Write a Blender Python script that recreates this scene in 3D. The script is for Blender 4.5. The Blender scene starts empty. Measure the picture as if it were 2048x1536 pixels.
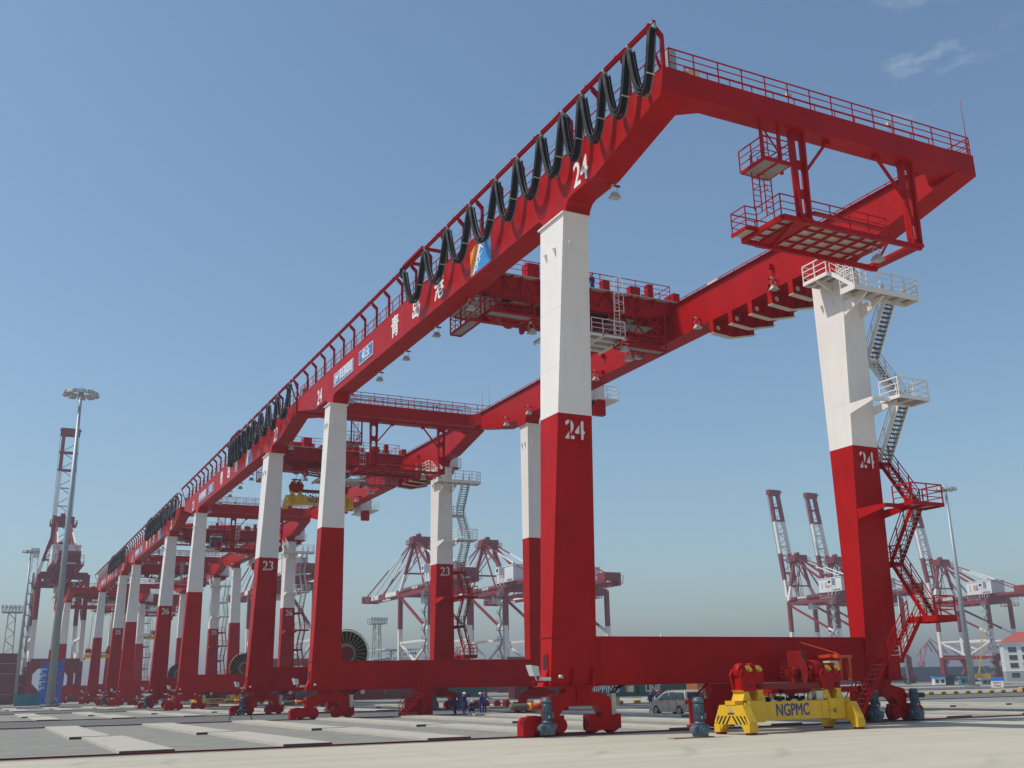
import bpy, math, random
from mathutils import Vector, Matrix
S = bpy.context.scene
C = S.collection
R = math.radians
random.seed(7)
rnd = random.random

# ------------------------------------------------------------------ camera
cam = bpy.data.cameras.new('camera'); camo = bpy.data.objects.new('camera', cam); C.objects.link(camo)
yaw, pitch, roll = R(26.832), R(16.254), R(-1.121)
Fv = Vector((math.sin(yaw)*math.cos(pitch), math.cos(yaw)*math.cos(pitch), math.sin(pitch)))
Rv = Vector((math.cos(yaw), -math.sin(yaw), 0)); Uv = Rv.cross(Fv)
R2 = math.cos(roll)*Rv + math.sin(roll)*Uv; U2 = -math.sin(roll)*Rv + math.cos(roll)*Uv
camo.matrix_world = Matrix(((R2.x, U2.x, -Fv.x, 0), (R2.y, U2.y, -Fv.y, 0), (R2.z, U2.z, -Fv.z, 2.35), (0, 0, 0, 1)))
cam.sensor_width = 36; cam.lens = 2069.7/2048*36
cam.clip_start = 0.2; cam.clip_end = 20000
S.camera = camo

# ------------------------------------------------------------------ world, sun, exposure
SUN_DIR = Vector((-1.0, 0.29, 1.5)).normalized()
el = math.asin(SUN_DIR.z); az = math.atan2(SUN_DIR.x, SUN_DIR.y)
W = bpy.data.worlds.new('World'); S.world = W; W.use_nodes = True
wn, wl = W.node_tree.nodes, W.node_tree.links; wn.clear()
out = wn.new('ShaderNodeOutputWorld'); bg = wn.new('ShaderNodeBackground'); bg.inputs[1].default_value = 0.124
sky = wn.new('ShaderNodeTexSky'); sky.sky_type = 'NISHITA'; sky.sun_disc = False
sky.sun_elevation = el; sky.sun_rotation = az; sky.air_density = 1.15; sky.dust_density = 1.0; sky.ozone_density = 4.0
# thin cirrus wisps high in the sky, placed by direction on the dome
geo = wn.new('ShaderNodeNewGeometry'); mp = wn.new('ShaderNodeMapping'); mp.inputs['Scale'].default_value = (9, 9, 26)
nz = wn.new('ShaderNodeTexNoise'); nz.inputs['Scale'].default_value = 1.6; nz.inputs['Detail'].default_value = 7; nz.inputs['Roughness'].default_value = .62
cr = wn.new('ShaderNodeMapRange'); cr.inputs[1].default_value = .56; cr.inputs[2].default_value = .8
dot = wn.new('ShaderNodeVectorMath'); dot.operation = 'DISTANCE'
cdir = (Fv*2069.7 + R2*(1838-1024) - U2*(82-768)).normalized()
dot.inputs[1].default_value = tuple(-c for c in cdir)
mk = wn.new('ShaderNodeMapRange'); mk.inputs[1].default_value = .085; mk.inputs[2].default_value = .0; mk.inputs[3].default_value = 0; mk.inputs[4].default_value = 1
mul = wn.new('ShaderNodeMath'); mul.operation = 'MULTIPLY'
mul2 = wn.new('ShaderNodeMath'); mul2.operation = 'MULTIPLY'; mul2.inputs[1].default_value = .42; mul2.use_clamp = True
mx = wn.new('ShaderNodeMixRGB'); mx.inputs[2].default_value = (7.0, 7.4, 7.9, 1)
wl.new(geo.outputs['Incoming'], mp.inputs[0]); wl.new(mp.outputs[0], nz.inputs[0]); wl.new(nz.outputs[0], cr.inputs[0])
wl.new(geo.outputs['Incoming'], dot.inputs[0]); wl.new(dot.outputs['Value'], mk.inputs[0])
wl.new(cr.outputs[0], mul.inputs[0]); wl.new(mk.outputs[0], mul.inputs[1]); wl.new(mul.outputs[0], mul2.inputs[0])
wl.new(mul2.outputs[0], mx.inputs[0]); wl.new(sky.outputs[0], mx.inputs[1]); tint = wn.new('ShaderNodeVectorMath'); tint.operation = 'MULTIPLY'; tint.inputs[1].default_value = (.99, 1.05, .99); wl.new(mx.outputs[0], tint.inputs[0]); wl.new(tint.outputs[0], bg.inputs[0]); wl.new(bg.outputs[0], out.inputs[0])
sl = bpy.data.lights.new('sun', 'SUN'); sl.energy = 3.3; sl.angle = R(.53); sl.color = (1, .955, .87)
so = bpy.data.objects.new('sun', sl); C.objects.link(so); so.rotation_euler = (-SUN_DIR).to_track_quat('-Z', 'Y').to_euler(); so.location = (0, 0, 90)
S.view_settings.view_transform = 'Standard'; S.view_settings.look = 'None'; S.view_settings.exposure = 0.12; S.view_settings.gamma = 1
S.cycles.volume_bounces = 0; S.cycles.max_bounces = 6; S.cycles.volume_step_rate = 5

# ------------------------------------------------------------------ materials
MATS = {}
def mat(name, col, rough=.5, metal=0, var=.06, scale=1.5, bump=0, bscale=20, spec=.5, coat=0, streak=0):
    if name in MATS: return MATS[name]
    m = bpy.data.materials.new(name); m.use_nodes = True; n, l = m.node_tree.nodes, m.node_tree.links
    b = n['Principled BSDF']; b.inputs['Roughness'].default_value = rough; b.inputs['Metallic'].default_value = metal
    b.inputs['Specular IOR Level'].default_value = spec; b.inputs['Coat Weight'].default_value = coat
    b.inputs['Coat Roughness'].default_value = .15
    tc = n.new('ShaderNodeTexCoord')
    t = n.new('ShaderNodeTexNoise'); t.inputs['Scale'].default_value = scale; t.inputs['Detail'].default_value = 5; l.new(tc.outputs['Object'], t.inputs[0])
    rp = n.new('ShaderNodeMapRange'); rp.inputs[1].default_value = .3; rp.inputs[2].default_value = .7; rp.inputs[3].default_value = 1-var; rp.inputs[4].default_value = 1+var
    l.new(t.outputs[0], rp.inputs[0])
    mm = n.new('ShaderNodeVectorMath'); mm.operation = 'SCALE'; mm.inputs[0].default_value = col; l.new(rp.outputs[0], mm.inputs['Scale'])
    l.new(mm.outputs[0], b.inputs['Base Color'])
    last = mm
    if streak:
        mp = n.new('ShaderNodeMapping'); mp.inputs['Scale'].default_value = (3.5, 3.5, .12); l.new(tc.outputs['Object'], mp.inputs[0])
        t2 = n.new('ShaderNodeTexNoise'); t2.inputs['Scale'].default_value = 1.0; t2.inputs['Detail'].default_value = 6; l.new(mp.outputs[0], t2.inputs[0])
        r2 = n.new('ShaderNodeMapRange'); r2.inputs[1].default_value = .52; r2.inputs[2].default_value = .78; r2.inputs[3].default_value = 0; r2.inputs[4].default_value = streak; l.new(t2.outputs[0], r2.inputs[0])
        mixr = n.new('ShaderNodeMixRGB'); mixr.inputs[2].default_value = (.20, .16, .13, 1); l.new(r2.outputs[0], mixr.inputs[0]); l.new(mm.outputs[0], mixr.inputs[1]); l.new(mixr.outputs[0], b.inputs['Base Color'])
        rr = n.new('ShaderNodeMapRange'); rr.inputs[3].default_value = rough-.06; rr.inputs[4].default_value = rough+.16; l.new(t2.outputs[0], rr.inputs[0]); l.new(rr.outputs[0], b.inputs['Roughness'])
    if bump:
        t3 = n.new('ShaderNodeTexNoise'); t3.inputs['Scale'].default_value = bscale; t3.inputs['Detail'].default_value = 4; l.new(tc.outputs['Object'], t3.inputs[0])
        bp = n.new('ShaderNodeBump'); bp.inputs['Strength'].default_value = bump; bp.inputs['Distance'].default_value = .02; l.new(t3.outputs[0], bp.inputs['Height']); l.new(bp.outputs[0], b.inputs['Normal'])
    MATS[name] = m; return m
RED = mat('red_paint', (.39, .003, .003), .40, spec=.14, var=.12, scale=.55, bump=.25, bscale=.9, streak=.05)
DRED = mat('dark_red_paint', (.22, .010, .010), .45, spec=.3, var=.1, scale=2)
ORG = mat('orange_red_paint', (.60, .06, .012), .4)
WHT = mat('white_paint', (.80, .738, .685), .42, var=.03, scale=.5, bump=.10, bscale=1.3, streak=.10)
GRT = mat('steel_grating', (.30, .31, .31), .6, metal=.3)
GLV = mat('galvanised_steel', (.34, .37, .38), .5, metal=.35, var=.1)
MOT = mat('blue_grey_enamel', (.085, .125, .16), .38, var=.08, scale=4)
BLK = mat('black_rubber_cable', (.009, .009, .011), .62, spec=.3)
CBG = mat('grey_cable_sheath', (.16, .16, .15), .5)
YEL = mat('yellow_paint', (.72, .42, .010), .4, var=.08, scale=2.5, streak=.18)
YL2 = mat('pale_yellow_paint', (.42, .30, .09), .5)
BK = mat('black_marking', (.014, .014, .014), .55)
NAVY = mat('blue_lettering', (.03, .045, .20), .5)
BLU = mat('sign_blue', (.05, .15, .42), .4)
SKB = mat('bright_blue_paint', (.02, .20, .60), .45)
ORL = mat('logo_orange', (.85, .30, .03), .45)
WL = mat('white_lettering', (.78, .78, .76), .5, var=.03)
GL = mat('dark_glass', (.012, .014, .016), .06, spec=.8)
LGL = mat('lamp_glass', (.45, .46, .44), .2)
ALU = mat('lamp_housing', (.50, .50, .46), .45, metal=.25)
CHM = mat('alloy', (.62, .62, .62), .25, metal=.8)
TYR = mat('tyre', (.016, .016, .017), .8)
VAN = mat('champagne_metallic', (.46, .40, .33), .30, metal=.35, var=.02, coat=.6)
TLR = mat('tail_lamp_red', (.45, .012, .016), .2)
GRN = mat('container_green', (.012, .085, .065), .5, var=.12)
ORC = mat('container_orange', (.46, .15, .06), .55, var=.12)
BRN = mat('container_brown', (.16, .035, .028), .55, var=.15, scale=.3)
TEAL = mat('teal_paint', (.05, .22, .25), .5)
STS_R = mat('faded_red_paint', (.23, .012, .016), .55)
OVR = mat('blue_overall', (.012, .028, .16), .85, var=.15, scale=8)
SKN = mat('skin', (.42, .24, .16), .6)
BOOT = mat('boot_leather', (.02, .018, .016), .6)
HATR = mat('red_helmet', (.62, .05, .02), .3); HATW = mat('white_helmet', (.75, .75, .72), .3)
CRM = mat('cream_paint', (.60, .56, .42), .5)
CONC = mat('pale_concrete', (.50, .465, .38), .85, var=.10, scale=.35, bump=.2, bscale=14)
WOOD = mat('plank_wood', (.30, .20, .13), .8, var=.2)
BWH = mat('building_white', (.72, .73, .72), .7); BGR = mat('building_grey', (.34, .35, .36), .8); ROOF = mat('roof_tile_red', (.42, .07, .05), .7)
RUST = mat('far_red_oxide', (.40, .09, .06), .7)

def ground_mat(name, c1, c2, scale, fine=60, bump=.3, tyre=False, joints=False, rough=.9, cracks=True):
    m = bpy.data.materials.new(name); m.use_nodes = True; n, l = m.node_tree.nodes, m.node_tree.links; b = n['Principled BSDF']
    b.inputs['Roughness'].default_value = rough; b.inputs['Specular IOR Level'].default_value = .25
    tc = n.new('ShaderNodeTexCoord')
    a = n.new('ShaderNodeTexNoise'); a.inputs['Scale'].default_value = scale; a.inputs['Detail'].default_value = 8; a.inputs['Roughness'].default_value = .6; l.new(tc.outputs['Object'], a.inputs[0])
    ra = n.new('ShaderNodeMapRange'); ra.inputs[1].default_value = .33; ra.inputs[2].default_value = .68; l.new(a.outputs[0], ra.inputs[0])
    mix = n.new('ShaderNodeMixRGB'); mix.inputs[1].default_value = (*c1, 1); mix.inputs[2].default_value = (*c2, 1); l.new(ra.outputs[0], mix.inputs[0])
    f = n.new('ShaderNodeTexNoise'); f.inputs['Scale'].default_value = fine; f.inputs['Detail'].default_value = 4; l.new(tc.outputs['Object'], f.inputs[0])
    rf = n.new('ShaderNodeMapRange'); rf.inputs[1].default_value = .25; rf.inputs[2].default_value = .75; rf.inputs[3].default_value = .84; rf.inputs[4].default_value = 1.14; l.new(f.outputs[0], rf.inputs[0])
    sc = n.new('ShaderNodeVectorMath'); sc.operation = 'SCALE'; l.new(mix.outputs[0], sc.inputs[0]); l.new(rf.outputs[0], sc.inputs['Scale'])
    cur = sc
    if tyre:   # curved tyre scrub marks and straight joints of the slabs
        wv = n.new('ShaderNodeTexWave'); wv.wave_type = 'RINGS'; wv.rings_direction = 'Z'; wv.inputs['Scale'].default_value = .10; wv.inputs['Distortion'].default_value = 2.2; wv.inputs['Detail'].default_value = 3; wv.inputs['Detail Scale'].default_value = .25
        mp = n.new('ShaderNodeMapping'); mp.inputs['Location'].default_value = (-14, -38, 0); l.new(tc.outputs['Object'], mp.inputs[0]); l.new(mp.outputs[0], wv.inputs[0])
        w2 = n.new('ShaderNodeMapRange'); w2.inputs[1].default_value = .90; w2.inputs[2].default_value = 1.0; w2.inputs[3].default_value = 0; w2.inputs[4].default_value = .30; l.new(wv.outputs['Fac'], w2.inputs[0])
        a2 = n.new('ShaderNodeTexNoise'); a2.inputs['Scale'].default_value = .14; l.new(tc.outputs['Object'], a2.inputs[0])
        r3 = n.new('ShaderNodeMapRange'); r3.inputs[1].default_value = .52; r3.inputs[2].default_value = .66; l.new(a2.outputs[0], r3.inputs[0])
        ml = n.new('ShaderNodeMath'); ml.operation = 'MULTIPLY'; l.new(w2.outputs[0], ml.inputs[0]); l.new(r3.outputs[0], ml.inputs[1])
        mx = n.new('ShaderNodeMixRGB'); mx.inputs[2].default_value = (.16, .15, .14, 1); l.new(ml.outputs[0], mx.inputs[0]); l.new(cur.outputs[0], mx.inputs[1]); cur = mx
        br = n.new('ShaderNodeTexBrick'); br.offset = 0; br.inputs['Scale'].default_value = .2; br.inputs['Mortar Size'].default_value = .0035; br.inputs['Brick Width'].default_value = 1; br.inputs['Row Height'].default_value = .9
        l.new(tc.outputs['Object'], br.inputs[0])
        mb = n.new('ShaderNodeMath'); mb.operation = 'MULTIPLY'; mb.inputs[1].default_value = .22; l.new(br.outputs['Fac'], mb.inputs[0])
        mx2 = n.new('ShaderNodeMixRGB'); mx2.inputs[2].default_value = (.14, .13, .11, 1); l.new(mb.outputs[0], mx2.inputs[0]); l.new(cur.outputs[0], mx2.inputs[1]); cur = mx2
        mps = n.new('ShaderNodeMapping'); mps.inputs['Scale'].default_value = (.05, .55, 1); l.new(tc.outputs['Object'], mps.inputs[0])
        ns = n.new('ShaderNodeTexNoise'); ns.inputs['Scale'].default_value = 1.0; ns.inputs['Detail'].default_value = 8; ns.inputs['Roughness'].default_value = .65; l.new(mps.outputs[0], ns.inputs[0])
        rns = n.new('ShaderNodeMapRange'); rns.inputs[1].default_value = .42; rns.inputs[2].default_value = .68; rns.inputs[3].default_value = 0; rns.inputs[4].default_value = .42; l.new(ns.outputs[0], rns.inputs[0])
        mxs = n.new('ShaderNodeMixRGB'); mxs.inputs[2].default_value = (.30, .285, .235, 1); l.new(rns.outputs[0], mxs.inputs[0]); l.new(cur.outputs[0], mxs.inputs[1]); cur = mxs
        # old stains
        st = n.new('ShaderNodeTexNoise'); st.inputs['Scale'].default_value = .5; st.inputs['Detail'].default_value = 9; st.inputs['Roughness'].default_value = .7; l.new(tc.outputs['Object'], st.inputs[0])
        rs = n.new('ShaderNodeMapRange'); rs.inputs[1].default_value = .58; rs.inputs[2].default_value = .75; rs.inputs[3].default_value = 0; rs.inputs[4].default_value = .3; l.new(st.outputs[0], rs.inputs[0])
        mx3 = n.new('ShaderNodeMixRGB'); mx3.inputs[2].default_value = (.28, .26, .22, 1); l.new(rs.outputs[0], mx3.inputs[0]); l.new(cur.outputs[0], mx3.inputs[1]); cur = mx3
    l.new(cur.outputs[0], b.inputs['Base Color'])
    bp = n.new('ShaderNodeBump'); bp.inputs['Strength'].default_value = bump; bp.inputs['Distance'].default_value = .03; l.new(f.outputs[0], bp.inputs['Height']); l.new(bp.outputs[0], b.inputs['Normal'])
    return m

# ------------------------------------------------------------------ mesh builder
class MB:
    def __init__(s): s.v = []; s.f = []; s.m = []; s.sm = []
    def add(s, vs, fs, m=0, sm=False):
        o = len(s.v); s.v += [tuple(p) for p in vs]
        for f in fs: s.f.append([o+i for i in f]); s.m.append(m); s.sm.append(sm)
        return s
    def hexa(s, b, t, m=0):
        return s.add(list(b)+list(t), [(3,2,1,0),(4,5,6,7),(0,1,5,4),(1,2,6,5),(2,3,7,6),(3,0,4,7)], m)
    def box(s, x0, x1, y0, y1, z0, z1, m=0):
        return s.hexa([(x0,y0,z0),(x1,y0,z0),(x1,y1,z0),(x0,y1,z0)], [(x0,y0,z1),(x1,y0,z1),(x1,y1,z1),(x0,y1,z1)], m)
    def cbox(s, c, d, m=0): return s.box(c[0]-d[0]/2, c[0]+d[0]/2, c[1]-d[1]/2, c[1]+d[1]/2, c[2]-d[2]/2, c[2]+d[2]/2, m)
    def bar(s, p, q, w, h=None, m=0):
        p, q = Vector(p), Vector(q); h = h or w; d = (q-p).normalized()
        a = d.cross(Vector((0,0,1)))
        if a.length < 1e-3: a = Vector((1,0,0))
        a.normalize(); b = a.cross(d)
        k = [(-1,-1),(1,-1),(1,1),(-1,1)]
        return s.hexa([p+a*(i*w/2)+b*(j*h/2) for i,j in k], [q+a*(i*w/2)+b*(j*h/2) for i,j in k], m)
    def band(s, p, q, w, h, cuts, ms):     # one banded member: cuts = fractions, ms = material per piece
        p, q = Vector(p), Vector(q); c = [0]+list(cuts)+[1]
        for i in range(len(c)-1): s.bar(p.lerp(q, c[i]), p.lerp(q, c[i+1]), w, h, ms[i % len(ms)])
        return s
    def tube(s, pts, r, n=6, m=0, closed=False):
        pts = [Vector(p) for p in pts]; N = len(pts); o = len(s.v); pr = None
        for i, p in enumerate(pts):
            if closed: t = pts[(i+1) % N]-pts[i-1]
            else: t = pts[min(i+1, N-1)]-pts[max(i-1, 0)]
            t.normalize()
            if pr is None:
                a = t.cross(Vector((0,0,1)))
                if a.length < .05: a = t.cross(Vector((0,1,0)))
            else: a = pr-t*pr.dot(t)
            a.normalize(); pr = a; b = t.cross(a)
            for k in range(n):
                an = 2*math.pi*k/n; s.v.append(tuple(p+a*(r*math.cos(an))+b*(r*math.sin(an))))
        L = N if closed else N-1
        for i in range(L):
            j = (i+1) % N
            for k in range(n):
                s.f.append([o+i*n+k, o+i*n+(k+1) % n, o+j*n+(k+1) % n, o+j*n+k]); s.m.append(m); s.sm.append(n > 4)
        if not closed:
            s.f.append([o+k for k in range(n)][::-1]); s.m.append(m); s.sm.append(False)
            s.f.append([o+(N-1)*n+k for k in range(n)]); s.m.append(m); s.sm.append(False)
        return s
    def cyl(s, p, q, r, n=12, m=0, r2=None):
        p, q = Vector(p), Vector(q); r2 = r if r2 is None else r2; t = (q-p).normalized(); a = t.cross(Vector((0,0,1)))
        if a.length < .05: a = Vector((1,0,0))
        a.normalize(); b = t.cross(a); o = len(s.v)
        for c, rr in ((p, r), (q, r2)):
            for k in range(n):
                an = 2*math.pi*k/n; s.v.append(tuple(c+a*(rr*math.cos(an))+b*(rr*math.sin(an))))
        for k in range(n): s.f.append([o+k, o+(k+1) % n, o+n+(k+1) % n, o+n+k]); s.m.append(m); s.sm.append(True)
        s.f.append([o+k for k in range(n)][::-1]); s.m.append(m); s.sm.append(False)
        s.f.append([o+n+k for k in range(n)]); s.m.append(m); s.sm.append(False)
        return s
    def prism(s, poly, ax, a0, a1, m=0):   # polygon in the plane across axis ax, swept a0..a1 along it
        def P(u, w, a): return {'x': (a,u,w), 'y': (u,a,w), 'z': (u,w,a)}[ax]
        n = len(poly); vs = [P(u,w,a0) for u,w in poly]+[P(u,w,a1) for u,w in poly]
        ar = sum(poly[i][0]*poly[(i+1)%n][1]-poly[(i+1)%n][0]*poly[i][1] for i in range(n))
        flip = (ar > 0) ^ (ax == 'y')
        f0 = list(range(n)); f1 = [n+i for i in range(n)]; q = [(i, (i+1)%n, n+(i+1)%n, n+i) for i in range(n)]
        if flip: f0 = f0[::-1]
        else: f1 = f1[::-1]; q = [t[::-1] for t in q]
        if a1 < a0: f0 = f0[::-1]; f1 = f1[::-1]; q = [t[::-1] for t in q]
        return s.add(vs, [f0, f1]+q, m)
    def rail(s, pts, h=1.1, n=3, step=1.5, r=.026, m=0, ends=True):
        pts = [Vector(p) for p in pts]
        for k in range(n):
            z = h*(k+1)/n
            for a, b in zip(pts, pts[1:]): s.bar(a+Vector((0,0,z)), b+Vector((0,0,z)), r*(2 if k == n-1 else 1.4)*(1+.08*rnd()), None, m)
        for a, b in zip(pts, pts[1:]):
            L = (b-a).length; c = max(1, round(L/step))
            for i in range(c+1):
                p = a.lerp(b, i/c); j = 1+.12*rnd(); s.bar(p-Vector((0,0,.002*j)), p+Vector((0,0,h*(1-.004*j))), r*1.8*j, None, m)
        return s
    def build(s, name, mats, parent=None, loc=None, rz=0):
        me = bpy.data.meshes.new(name); me.from_pydata(s.v, [], s.f)
        if not isinstance(mats, (list, tuple)): mats = [mats]
        for x in mats: me.materials.append(x)
        me.polygons.foreach_set('material_index', [min(i, len(mats)-1) for i in s.m]); me.polygons.foreach_set('use_smooth', s.sm); me.update()
        o = bpy.data.objects.new(name, me); C.objects.link(o)
        if loc is not None: o.location = loc
        o.rotation_euler.z = rz
        if parent is not None: o.parent = parent
        return o
def tag(o, label=None, cat=None, group=None, kind=None):
    if label: o['label'] = label
    if cat: o['category'] = cat
    if group: o['group'] = group
    if kind: o['kind'] = kind
    return o
def empty(name, loc=(0,0,0), rz=0, **k):
    o = bpy.data.objects.new(name, None); C.objects.link(o); o.location = loc; o.rotation_euler.z = rz; o.empty_display_size = .5
    return tag(o, **k)
def kids(o): return [c for c in list(C.objects) if c.parent == o]
def copy_tree(o, parent=None):
    ch = {}
    for c in C.objects:
        if c.parent: ch.setdefault(c.parent.name, []).append(c)
    def rec(a, p):
        c = a.copy(); C.objects.link(c); c.parent = p
        for k in ch.get(a.name, []): rec(k, c)
        return c
    return rec(o, parent)
TXT = {}
def text(s, size=1, sx=1, bold=.0, align='CENTER'):
    key = (s, size, sx, bold, align)
    if key in TXT: return TXT[key]
    cu = bpy.data.curves.new('text', 'FONT'); cu.body = s; cu.size = size; cu.align_x = align; cu.align_y = 'CENTER'; cu.resolution_u = 4
    o = bpy.data.objects.new('text', cu); C.objects.link(o)
    dg = bpy.context.evaluated_depsgraph_get(); me = bpy.data.meshes.new_from_object(o.evaluated_get(dg))
    vs = [(v.co.x*sx, v.co.y) for v in me.vertices]; fs = [list(p.vertices) for p in me.polygons]
    bpy.data.objects.remove(o); bpy.data.curves.remove(cu); TXT[key] = (vs, fs); return vs, fs
def put_text(M, s, org, X, Y, size=1, sx=1, bold=0, m=0, align='CENTER'):
    vs, fs = text(s, size, sx, bold, align); org, X, Y = Vector(org), Vector(X), Vector(Y); N = X.cross(Y)
    fs2 = []
    for f in fs:
        a, b, c = [Vector((*vs[i], 0)) for i in f[:3]]
        fs2.append(f if (b-a).cross(c-a).z >= 0 else f[::-1])
    N_ = X.cross(Y).normalized()
    for k, (a, c) in enumerate([(0, 0)]+([(bold, 0), (-bold, 0), (0, bold*.7), (0, -bold*.7)] if bold > .004 else [])):
        M.add([org+X*(u+a)+Y*(v+c)+N_*(k*.0006) for u, v in vs], fs2, m)
    return M
MX, PZ, MY, PX = Vector((-1,0,0)), Vector((0,0,1)), Vector((0,-1,0)), Vector((1,0,0))
def arc(cx, cy, r, a0, a1, n): return [(cx+r*math.cos(R(a0+(a1-a0)*i/n)), cy+r*math.sin(R(a0+(a1-a0)*i/n))) for i in range(n+1)]

# ------------------------------------------------------------------ ground, roads, water
def sheet(name, x0, x1, y0, y1, z, m):
    o = MB().add([(x0,y0,z),(x1,y0,z),(x1,y1,z),(x0,y1,z)], [(0,1,2,3)]).build(name, m); return tag(o, kind='structure')
GR = ground_mat('gravel_yard', (.215, .207, .182), (.275, .264, .228), .5, fine=9, bump=.5)
AP = ground_mat('apron_concrete', (.47, .425, .325), (.53, .48, .375), .09, fine=22, bump=.12, tyre=True, rough=.85)
AS = ground_mat('grey_asphalt', (.115, .115, .11), (.16, .16, .15), .3, fine=12, bump=.3)
FG = ground_mat('far_yard_concrete', (.29, .275, .235), (.37, .355, .30), .03, fine=2, bump=.2)
sheet('ground', -7000, 7000, -1200, 412, 0, FG)
sheet('apron', -160, 260, -60, 45.15, .004, AP)
for i, (a, b) in enumerate([(45.85, 87.6), (108.4, 151.6), (175.4, 218.6), (238.4, 281)]):
    sheet('gravel_yard', -160, 130 if i else 116, a, b, .004, GR)
for a, b in [(87.6, 108.4), (151.6, 175.4), (218.6, 238.4)]:
    sheet('asphalt_road', -160, 420, a, b, .008, AS)
# rail beams with the rail head standing in a groove
RB = ground_mat('rail_beam_concrete', (.30, .285, .25), (.38, .36, .31), .4, fine=10)
for k, y in enumerate([45.4, 86.6, 109.3, 150.5, 176.3, 217.5, 239.1, 280.3]):
    mb = MB(); mb.box(-160, 300, y-.42, y+.40, -.2, .02, 0); mb.box(-160, 300, y-.16, y-.045, .02, .026, 2); mb.box(-160, 300, y+.045, y+.16, .02, .026, 2); mb.box(-160, 300, y-.04, y+.04, .02, .09, 1)
    tag(mb.build('crane_rail', [RB, DRED, BK]), kind='structure')
WT = mat('sea_water', (.05, .085, .10), .18, var=.05, bump=.5, bscale=.4)
sheet('sea', -7000, 7000, 411, 9000, -1.4, WT)
qw = MB().box(-7000, 7000, 410, 412.5, -4, .35, 0).build('quay_edge', mat('quay_concrete', (.30, .28, .25), .9)); tag(qw, kind='structure')

# foundation slabs the containers stand on
SLAB = mat('slab_concrete', (.44, .40, .33), .85, var=.09, scale=.8, bump=.25, bscale=9)
def slab(x, y0, y1, w=2.15, h=.17):
    mb = MB(); L = y1-y0; mb.box(-w/2-.01, w/2+.01, -.03, -.001, -.05, h-.02, 1)  # near-end edge plate, its dark colour carries the shade of that face
    mb.box(-w/2, w/2, 0, L, -.05, h, 0)
    return mb.build('concrete_slab', [SLAB, mat('slab_edge_shaded', (.07,.06,.06), .7)], None, (x, y0, 0))
for bi, (ya, yb, yc_) in enumerate([(46.6, 63.4, 85.6), (110.6, 128, 149.6), (177.8, 195, 216.6)]):
    for k in range(-1, (12, 15, 8)[bi]):
        x = 6.6 + 6.68*k
        for rr in (0, 1):
            o = slab(x-(.62 if rr else 0), yb+.02 if rr else ya, yc_ if rr else yb, h=.145 if rr else .12)
            where = ['nearest block', 'block beyond the first asphalt road', 'block beyond the second asphalt road'][bi]
            tag(o, 'long pale concrete strip slab on gravel, %s, %s row' % (where, 'far' if rr else 'near'), 'concrete slab', 'concrete strip slabs of the container yard')

# ------------------------------------------------------------------ the yard gantry crane
ZB, ZS, ZC, ZT = 2.312, 4.602, 15.626, 26.597
def lerp(a, b, t): return a+(b-a)*t
def legxy(z):
    t = (z-ZB)/(ZT-ZB); return lerp(11.403, 10.531, t), lerp(8.833, 9.023, t)
def legyy(z, far):
    t = (z-ZB)/(ZT-ZB)
    if far: return lerp(20.977, 21.25, t), lerp(19.961, 19.675, t)
    return lerp(20.977, 22.286, t), lerp(19.961, 19.675, t)
def leg_corner(sx, sy, z):
    xo, xi = legxy(z); yo, yi = legyy(z, sy > 0)
    x0, x1 = sorted((sx*xo, sx*xi)); y0, y1 = sorted((sy*yo, sy*yi))
    return [(x0,y0,z),(x1,y0,z),(x1,y1,z),(x0,y1,z)]
def make_leg(root, sx, sy):
    mb = MB(); mb.hexa(leg_corner(sx,sy,ZB), leg_corner(sx,sy,ZC), 0); mb.hexa(leg_corner(sx,sy,ZC), leg_corner(sx,sy,ZT-.09), 1)
    c = leg_corner(sx,sy,ZT); mb.box(c[0][0]-.12, c[2][0]+.12, c[0][1]-.12, c[2][1]+.12, ZT-.09, ZT, 1)
    c = leg_corner(sx,sy,ZS)
    mb.box(c[0][0]-.05, c[2][0]+.03, c[0][1]-.01, c[2][1]+.05, ZS-.05, ZS, 0)          # seam flange
    for z in (7.9, 11.2, 14.3, 18.2, 21.4, 24.3): # weld seams
        c = leg_corner(sx,sy,z); mb.box(c[0][0]-.006, c[2][0]+.006, c[0][1]-.006, c[2][1]+.006, z, z+.022, 0 if z < ZC else 1)
    # lifting lugs on the faces near the top
    xo, xi = legxy(24.6); yo, yi = legyy(24.6, sy > 0); yn = -yo if sy < 0 else yi
    xl = sx*xo if sx < 0 else sx*xi
    for q in (.3, .7):
        yy = sy*lerp(yi, yo, q); mb.prism([(xl-.2, 24.75), (xl, 24.85), (xl, 24.25)], 'y', yy-.02, yy+.02, 1)
    xm = xl+.35; mb.prism([(yn-.2, 24.95), (yn, 25.0), (yn, 24.45)], 'x', xm-.02, xm+.02, 1)
    o = mb.build('leg', [RED, WHT], root)
    # access hole on the -x face, opening's dark put in as a black plate
    xf = -legxy(3.2)[0] if sx < 0 else legxy(3.2)[0]; ym = sy*20.5; s = -1 if sx < 0 else 1
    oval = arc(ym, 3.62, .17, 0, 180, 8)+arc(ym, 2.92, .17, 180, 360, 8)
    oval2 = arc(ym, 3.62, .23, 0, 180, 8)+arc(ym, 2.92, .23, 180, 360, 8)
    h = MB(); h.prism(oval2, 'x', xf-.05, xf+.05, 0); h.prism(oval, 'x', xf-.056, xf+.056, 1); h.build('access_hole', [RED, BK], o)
    return o
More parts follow.
